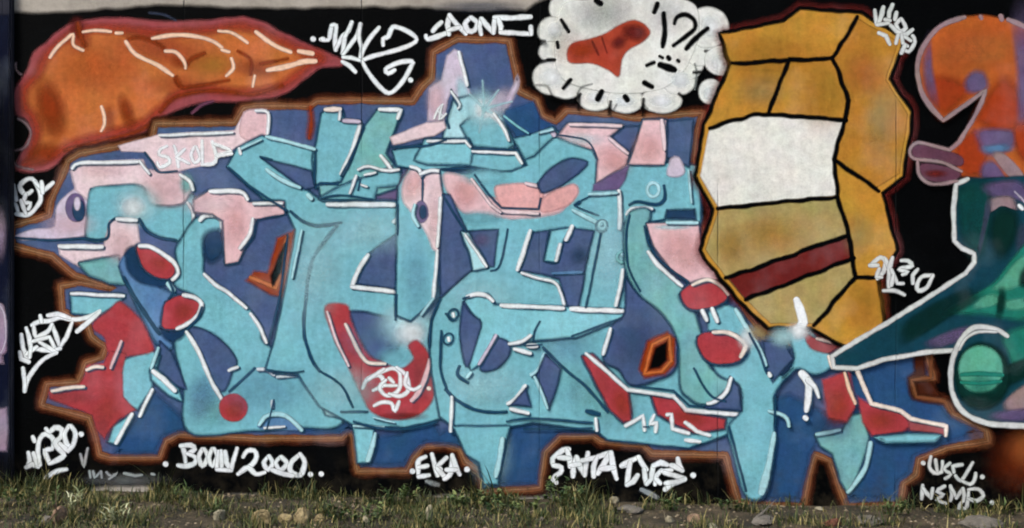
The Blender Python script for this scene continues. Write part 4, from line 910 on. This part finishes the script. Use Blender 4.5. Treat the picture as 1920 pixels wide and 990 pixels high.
TAG('two-line white tag at the lower right corner', 1690, 830, 6.265, [[(345, 160), (325, 280), (380, 350), (470, 340), (480, 220)], [(400, 200), (420, 330)], [(570, 240), (500, 310), (580, 370), (510, 420)], [(700, 250), (590, 270), (600, 340)], [(620, 380), (680, 440), (760, 330), (820, 225)], [(855, 350), (840, 430), (790, 480), (690, 440)], [(250, 500), (240, 590), (235, 660)], [(250, 530), (300, 600), (350, 650)], [(350, 650), (365, 535)], [(490, 500), (400, 560), (480, 600), (400, 660), (510, 700)], [(560, 500), (580, 590), (560, 670)], [(560, 510), (600, 580), (630, 640)], [(630, 640), (670, 580), (705, 530)], [(705, 530), (720, 600), (715, 680)], [(770, 540), (765, 650), (740, 760), (660, 760), (690, 700)], [(770, 540), (880, 535), (945, 610), (870, 672), (770, 650)]], 6, 'outlinewhite', [(250, 235), (930, 390), (1040, 690)])
TAG('steep white tag between the ochre block and orange head', 1620, 0, 9, [[(165, 180), (175, 290), (200, 420)], [(310, 130), (280, 260), (230, 400)], [(465, 90), (410, 220), (400, 340)], [(340, 340), (420, 360)], [(530, 220), (505, 340)], [(610, 330), (520, 420), (590, 540), (690, 480), (620, 340)], [(430, 440), (530, 540), (620, 570)], [(800, 510), (700, 590), (610, 600)], [(560, 600), (520, 740)], [(620, 600), (640, 740), (720, 790)], [(800, 620), (840, 720), (740, 880), (640, 830)], [(680, 640), (770, 700)], [(610, 900), (670, 780)], [(210, 430), (390, 400)], [(230, 570), (350, 620), (420, 760)]], 7, 'outlinewhite')
TAG('white tag on black beside the ochre block', 1610, 460, 7.983, [[(160, 300), (310, 180), (390, 240), (350, 400), (260, 500)], [(290, 350), (250, 470), (330, 480)], [(390, 200), (430, 350)], [(490, 180), (440, 340), (430, 620)], [(470, 360), (560, 570), (650, 570)], [(500, 450), (470, 600)], [(620, 230), (720, 230), (780, 310), (580, 360), (720, 400), (640, 440)], [(870, 360), (790, 450), (790, 570)], [(1090, 450), (930, 470), (850, 600), (880, 680), (1000, 630), (1085, 460)], [(150, 300), (270, 300)]], 7, 'outlinewhite')
Canvas().stroke('outlinewhite', [(1654, 545), (1676, 545), (1694, 553)], 7).build('tag_underline', wall)

# ---- neighbouring pier at the left edge
pier = new_obj('wall_pier', None)
tag(pier, 'dark navy wall pier with lilac patches at the left edge', 'pier')
M_PIER = concrete('pier_concrete', (60, 62, 74), (40, 42, 54))
new_obj('pier_body', box_mesh('pier_body', (-175 - 960) * S, (27 - 960) * S, -0.045, 0.1, -0.5, 2.9, 0.01), M_PIER, pier)
Y_OFF[0] = -0.0455
level[:] = 0
Canvas().poly('indigo', [(-170, 30), (23, 30), (23, 905), (-170, 900)], feather=6, amp=1).glow('black', -20, 300, 90, 260, 0, .8).glow('black', 0, 880, 90, 60, 0, .7).build('navy_coat', pier)
Canvas().poly('heather', [(-60, 562), (4, 566), (16, 590), (18, 640), (10, 664), (-60, 668)], smooth=True, feather=6).stroke('lilac', [(4, 568), (15, 592), (17, 636), (8, 662)], 4, alpha=.7).build('lilac_patch', pier)
Canvas().poly('heather', [(-60, 768), (18, 764), (21, 800), (18, 842), (-60, 846)], feather=7).build('lilac_patch', pier)
Canvas().poly('heather', [(-60, 664), (10, 664), (12, 680), (-60, 682)], feather=7).glow('heather', 8, 440, 14, 60, 0, .7).build('lilac_patch', pier)
Y_OFF[0] = 0.0
# ------------------------------------------------------------------ stones, weeds, grass
def stone_mat(name, a, b2):
    m, t, b = base_mat(name)
    tc = t.n('ShaderNodeTexCoord')
    n1 = t.noise(tc.outputs['Object'], 30, 6, 0.7)
    t.l(t.ramp(n1, [(0.3, lin(b2)), (0.65, lin(a))]), b.inputs['Base Color'])
    b.inputs['Roughness'].default_value = 0.9
    bp = t.n('ShaderNodeBump'); bp.inputs['Distance'].default_value = 0.008; bp.inputs['Strength'].default_value = 0.8
    t.l(t.noise(tc.outputs['Object'], 70, 5, 0.7), bp.inputs['Height']); t.l(bp.outputs[0], b.inputs['Normal'])
    return m
M_ST = {'tan': stone_mat('tan_stone', (150, 126, 104), (92, 72, 54)), 'pale': stone_mat('pale_stone', (168, 162, 138), (98, 92, 72)), 'sand': stone_mat('sandy_stone', (168, 152, 112), (96, 84, 56)),
        'grey': stone_mat('grey_stone', (112, 108, 100), (70, 66, 60)), 'brick': stone_mat('brick_stone', (120, 74, 54), (76, 46, 34))}
def stone(px, py, w, h, mat, label, seed):
    p = ground_at(px, py + h * 0.5)
    rs = random.Random(seed * 17)
    bm = bmesh.new()
    for _ in range(22):
        d = Vector((rs.gauss(0, 1), rs.gauss(0, 1), rs.gauss(0, 1))).normalized() * rs.uniform(0.82, 1.1)
        bm.verts.new(d)
    bmesh.ops.convex_hull(bm, input=bm.verts[:])
    bmesh.ops.delete(bm, geom=[v for v in bm.verts if not v.link_faces], context='VERTS')
    bmesh.ops.bevel(bm, geom=bm.edges[:], offset=0.09, segments=2, affect='EDGES')
    bmesh.ops.triangulate(bm, faces=bm.faces[:])
    bmesh.ops.subdivide_edges(bm, edges=[e for e in bm.edges if e.calc_length() > 0.3], cuts=1)
    for v in bm.verts:
        v.co += v.co.normalized() * (0.10 * noise.noise(v.co * 2.2 + Vector((seed, 0, seed))) + 0.05 * noise.noise(v.co * 6))
        q = v.co
        v.co = Vector((q.x * w * S / 2, q.y * w * S * 0.42, (q.z + 0.3) * h * S / 1.55))
    me = bpy.data.meshes.new('stone'); bm.to_mesh(me); bm.free()
    o = new_obj('stone', me, M_ST[mat]); o.location = p
    o.rotation_euler = (0, 0, seed * 1.3)
    tag(o, label, 'stone', 'stones lying in the grass')
for i, a in enumerate([(112, 962, 34, 34, 'tan', 'rounded pinkish tan stone near the left corner'), (90, 972, 26, 18, 'grey', 'low grey stone leaning against the pinkish tan one'),
          (412, 962, 26, 24, 'pale', 'pale upright stone below the lettering with a 2'), (492, 962, 46, 34, 'sand', 'largest sandy rounded stone left of centre'), (534, 968, 28, 22, 'sand', 'small sandy stone between two larger sandy stones'),
          (566, 962, 40, 28, 'sand', 'sandy stone with pale top, right of the largest one'), (686, 972, 12, 16, 'pale', 'small whitish pebble in weeds below the centre left notch'), (806, 958, 22, 34, 'pale', 'tall whitish stone below the three-letter tag'),
          (1182, 950, 60, 14, 'grey', 'flat grey slab of rubble at the wall foot below broken lettering'), (1255, 972, 18, 14, 'pale', 'small pale stone right of the grey slab'), (1300, 968, 44, 20, 'tan', 'low tan stone below the dot of the lettering'),
          (1335, 986, 22, 14, 'pale', 'pale pebble at the lower edge right of centre'), (1430, 972, 70, 12, 'grey', 'long low grey stone under the red strip'), (1536, 952, 22, 8, 'pale', 'thin pale chip under the black triangle notch'),
          (1560, 976, 40, 18, 'brick', 'reddish brick fragment beside the triangle notch'), (1630, 972, 56, 18, 'grey', 'grey lump of mortar right of the brick fragment'), (1840, 974, 90, 22, 'grey', 'broad grey-brown stone at the lower right corner'), (1016, 972, 10, 9, 'grey', 'tiny grey pebble at the bottom centre'),
          (600, 968, 22, 16, 'sand', 'little sandy stone at the right end of the sandy row'), (1150, 930, 26, 14, 'pale', 'pale chip of plaster leaning on the wall behind the slab')]):
    stone(*a, seed=i + 1)

def leaf_mat(name, stops, rough=0.6):
    m, t, b = base_mat(name)
    geo = t.n('ShaderNodeNewGeometry')
    n1 = t.noise(geo.outputs['Position'], 14, 4, 0.6)
    n2 = t.n('ShaderNodeTexWhiteNoise'); at = t.n('ShaderNodeAttribute', attribute_name='rnd'); n2.noise_dimensions = '1D'; t.l(at.outputs['Fac'], n2.inputs['W'])
    f = t.math('ADD', t.math('MULTIPLY', n1, 0.5), t.math('MULTIPLY', n2.outputs[0], 0.5))
    t.l(t.ramp(f, stops), b.inputs['Base Color'])
    b.inputs['Roughness'].default_value = rough
    b.inputs['Specular IOR Level'].default_value = 0.25
    return m
M_GRASS = leaf_mat('grass_blades', [(0.22, lin((20, 36, 22))), (0.42, lin((44, 62, 30))), (0.58, lin((84, 88, 46))), (0.72, lin((142, 130, 84))), (0.85, lin((186, 174, 128)))])
M_WEED = leaf_mat('weed_leaves', [(0.2, lin((30, 52, 32))), (0.5, lin((70, 92, 50))), (0.8, lin((126, 136, 84)))])
M_PALE = leaf_mat('pale_leaves', [(0.2, lin((110, 122, 84))), (0.5, lin((166, 174, 134))), (0.8, lin((214, 214, 184)))])
M_STEM = leaf_mat('weed_stem', [(0.2, lin((60, 66, 36))), (0.8, lin((120, 110, 70)))])

def blades(name, items, mat, parent=None):
    """items: (base point, height, width, heading, lean, droop)"""
    v, f, r = [], [], []
    for k, (p, h, w, a, lean, droop) in enumerate(items):
        d = Vector((math.cos(a), math.sin(a), 0)); s = Vector((-d.y, d.x, 0)) * w / 2
        i = len(v); rr = random.random() * 50
        for t, ww in ((0, 1.0), (0.45, 0.9), (0.8, 0.55)):
            c = p + d * (lean * h * t * t) + Vector((0, 0, h * (t - droop * t * t)))
            v += [c - s * ww, c + s * ww]; r += [rr, rr]
        v.append(p + d * lean * h + Vector((0, 0, h * (1 - droop)))); r.append(rr)
        f += [(i, i + 1, i + 3, i + 2), (i + 2, i + 3, i + 5, i + 4), (i + 4, i + 5, i + 6)]
    me = bpy.data.meshes.new(name); me.from_pydata(v, [], f)
    me.attributes.new('rnd', 'FLOAT', 'POINT').data.foreach_set('value', r)
    return new_obj(name, me, mat, parent)

def clump(x, y): return noise.noise(Vector((x * 3.4, y * 5.0, 9))) + 0.55 * noise.noise(Vector((x * 9, y * 12, 2)))
def density(x, y):
    px = x / S + 960
    g = 0.42 + 1.25 * clump(x, y)
    if px > 1120: g -= 0.42
    if px < 340: g += 0.25
    if 700 < px < 1120: g += 0.2
    if 430 < px < 620 and y < -0.3: g -= 0.25
    return max(0.02, min(1, g))
items = []
while len(items) < 24000:
    x = random.uniform(-3.6, 3.6); y = -0.015 - abs(random.random() ** 1.25) * 1.5
    if random.random() > density(x, y): continue
    cl = clump(x, y)
    h = random.uniform(0.014, 0.05) * (1.0 + 1.9 * max(0, cl)) * (1.9 if random.random() < 0.05 else 1)
    if y > -0.14: h *= 1.6
    flat = random.random() < 0.3
    items.append((Vector((x, y, ground_z(x, y) - 0.004)), h * (0.5 if flat else 1), random.uniform(0.0025, 0.0085), random.uniform(0, 6.283), random.uniform(1.2, 3.2) if flat else random.uniform(0.1, 0.9), random.uniform(0.3, 0.8) if flat else random.uniform(0, 0.35)))
tag(blades('grass', items, M_GRASS), 'patchy short green and straw coloured grass along the wall foot', 'grass', kind='stuff')
items = []
for _ in range(2600):
    x = random.uniform(-8, 8); y = random.uniform(-6.5, -1.4)
    items.append((Vector((x, y, ground_z(x, y) - 0.004)), random.uniform(0.03, 0.09), random.uniform(0.005, 0.01), random.uniform(0, 6.283), random.uniform(0.1, 0.8), random.uniform(0, 0.3)))
tag(blades('grass', items, M_GRASS), 'sparse grass on the open ground before the wall', 'grass', kind='stuff')

def weed(px, py, spread, height, n, mat, label, broad=True, seed=0):
    random.seed(100 + seed)
    p = ground_at(px, py)
    o = new_obj('weed_plant', None); o.location = p
    tag(o, label, 'plant', 'weeds at the wall foot')
    stems, lv = [], []
    for k in range(max(5, n // 9)):
        a = random.uniform(0, 6.283); r = spread * S * random.random() ** 0.6 / 2
        bpt = Vector((r * math.cos(a), r * 0.55 * math.sin(a), -0.006))
        if p.y + bpt.y > -0.012: bpt.y = -0.012 - p.y
        h = height * S * random.uniform(0.5, 1.0)
        stems.append((bpt, h, 0.004, a, 0.25, 0.05))
        for j in range(max(3, n // max(5, n // 9))):
            t = random.uniform(0.15, 1)
            q = bpt + Vector((math.cos(a), math.sin(a), 0)) * 0.25 * h * t * t + Vector((0, 0, h * (t - 0.05 * t * t)))
            L = random.uniform(0.018, 0.042) if broad else random.uniform(0.03, 0.07)
            if p.y + q.y + L > -0.01: L = max(0.008, -0.01 - p.y - q.y)
            lv.append((q, L * random.uniform(0.3, 1), L * (0.55 if broad else 0.12), random.uniform(0, 6.283), random.uniform(0.6, 1.6), random.uniform(0.1, 0.7)))
    for s in stems: blades('stem', [s], M_STEM, o)
    blades('foliage', lv, mat, o)
for i, a in enumerate([(745, 948, 74, 44, 150, M_WEED, 'leafy green weed clump right of the centre left notch', True), (1055, 952, 70, 64, 150, M_WEED, 'tallest dark leafy weed in front of the broken white lettering', True), (880, 950, 110, 34, 150, M_WEED, 'wide low weed below the brown stepped contour', True),
          (965, 960, 120, 32, 150, M_WEED, 'spreading green weed under the blue letter leg', True), (215, 982, 46, 34, 80, M_PALE, 'pale silvery tuft near the lower left', False), (138, 962, 22, 46, 40, M_PALE, 'thin pale upright tuft right of the pinkish stone', False),
          (400, 968, 40, 30, 70, M_WEED, 'green tuft left of the pale upright stone', False), (345, 940, 60, 30, 80, M_WEED, 'green weed at the wall foot left of the lettering', False), (670, 975, 80, 34, 130, M_WEED, 'mixed weed in front of small whitish pebble', True), (1260, 958, 40, 28, 60, M_WEED, 'small weed beside the flat slab', True),
          (1375, 958, 44, 26, 60, M_WEED, 'small weed at the foot of the brown contour leg', True), (1680, 965, 60, 34, 90, M_WEED, 'weed under the lower right end of the brown contour', True), (1860, 962, 70, 30, 60, M_WEED, 'scrubby weed under the lower right tag', False), (55, 950, 90, 44, 120, M_WEED, 'dark weed at the foot of the navy pier', True)]):
    weed(*a[:6], label=a[6], broad=a[7], seed=i)

def gravel():
    random.seed(55)
    base = bmesh.new(); bmesh.ops.create_icosphere(base, subdivisions=1, radius=1)
    bv = [v.co.copy() for v in base.verts]; bf = [[v.index for v in f.verts] for f in base.faces]; base.free()
    v, f = [], []
    for _ in range(2600):
        x = random.uniform(-3.6, 3.6); y = -0.02 - random.random() ** 1.2 * 1.4
        if clump(x, y) > 0.25 and random.random() < 0.7: continue
        r = random.choice((0.004, 0.006, 0.009, 0.014)) * random.uniform(0.6, 1.3)
        i = len(v); z = ground_z(x, y); a = random.uniform(0, 6)
        for c in bv:
            k = random.uniform(0.7, 1.2)
            v.append((x + r * k * (c.x * math.cos(a) - 0.7 * c.y * math.sin(a)), min(y + r * k * (c.x * math.sin(a) + 0.7 * c.y * math.cos(a)), -0.006), z + r * k * c.z * 0.6))
        f += [[i + j for j in t] for t in bf]
    me = bpy.data.meshes.new('gravel'); me.from_pydata(v, [], f)
    m, t, b = base_mat('gravel_bits')
    geo = t.n('ShaderNodeNewGeometry')
    t.l(t.ramp(t.noise(geo.outputs['Position'], 45, 2), [(0.3, lin((58, 50, 38))), (0.5, lin((104, 92, 74))), (0.7, lin((164, 152, 128)))]), b.inputs['Base Color'])
    b.inputs['Roughness'].default_value = 0.95
    tag(new_obj('gravel', me, m), 'loose gravel and grit scattered over the earth', 'gravel', kind='stuff')
gravel()
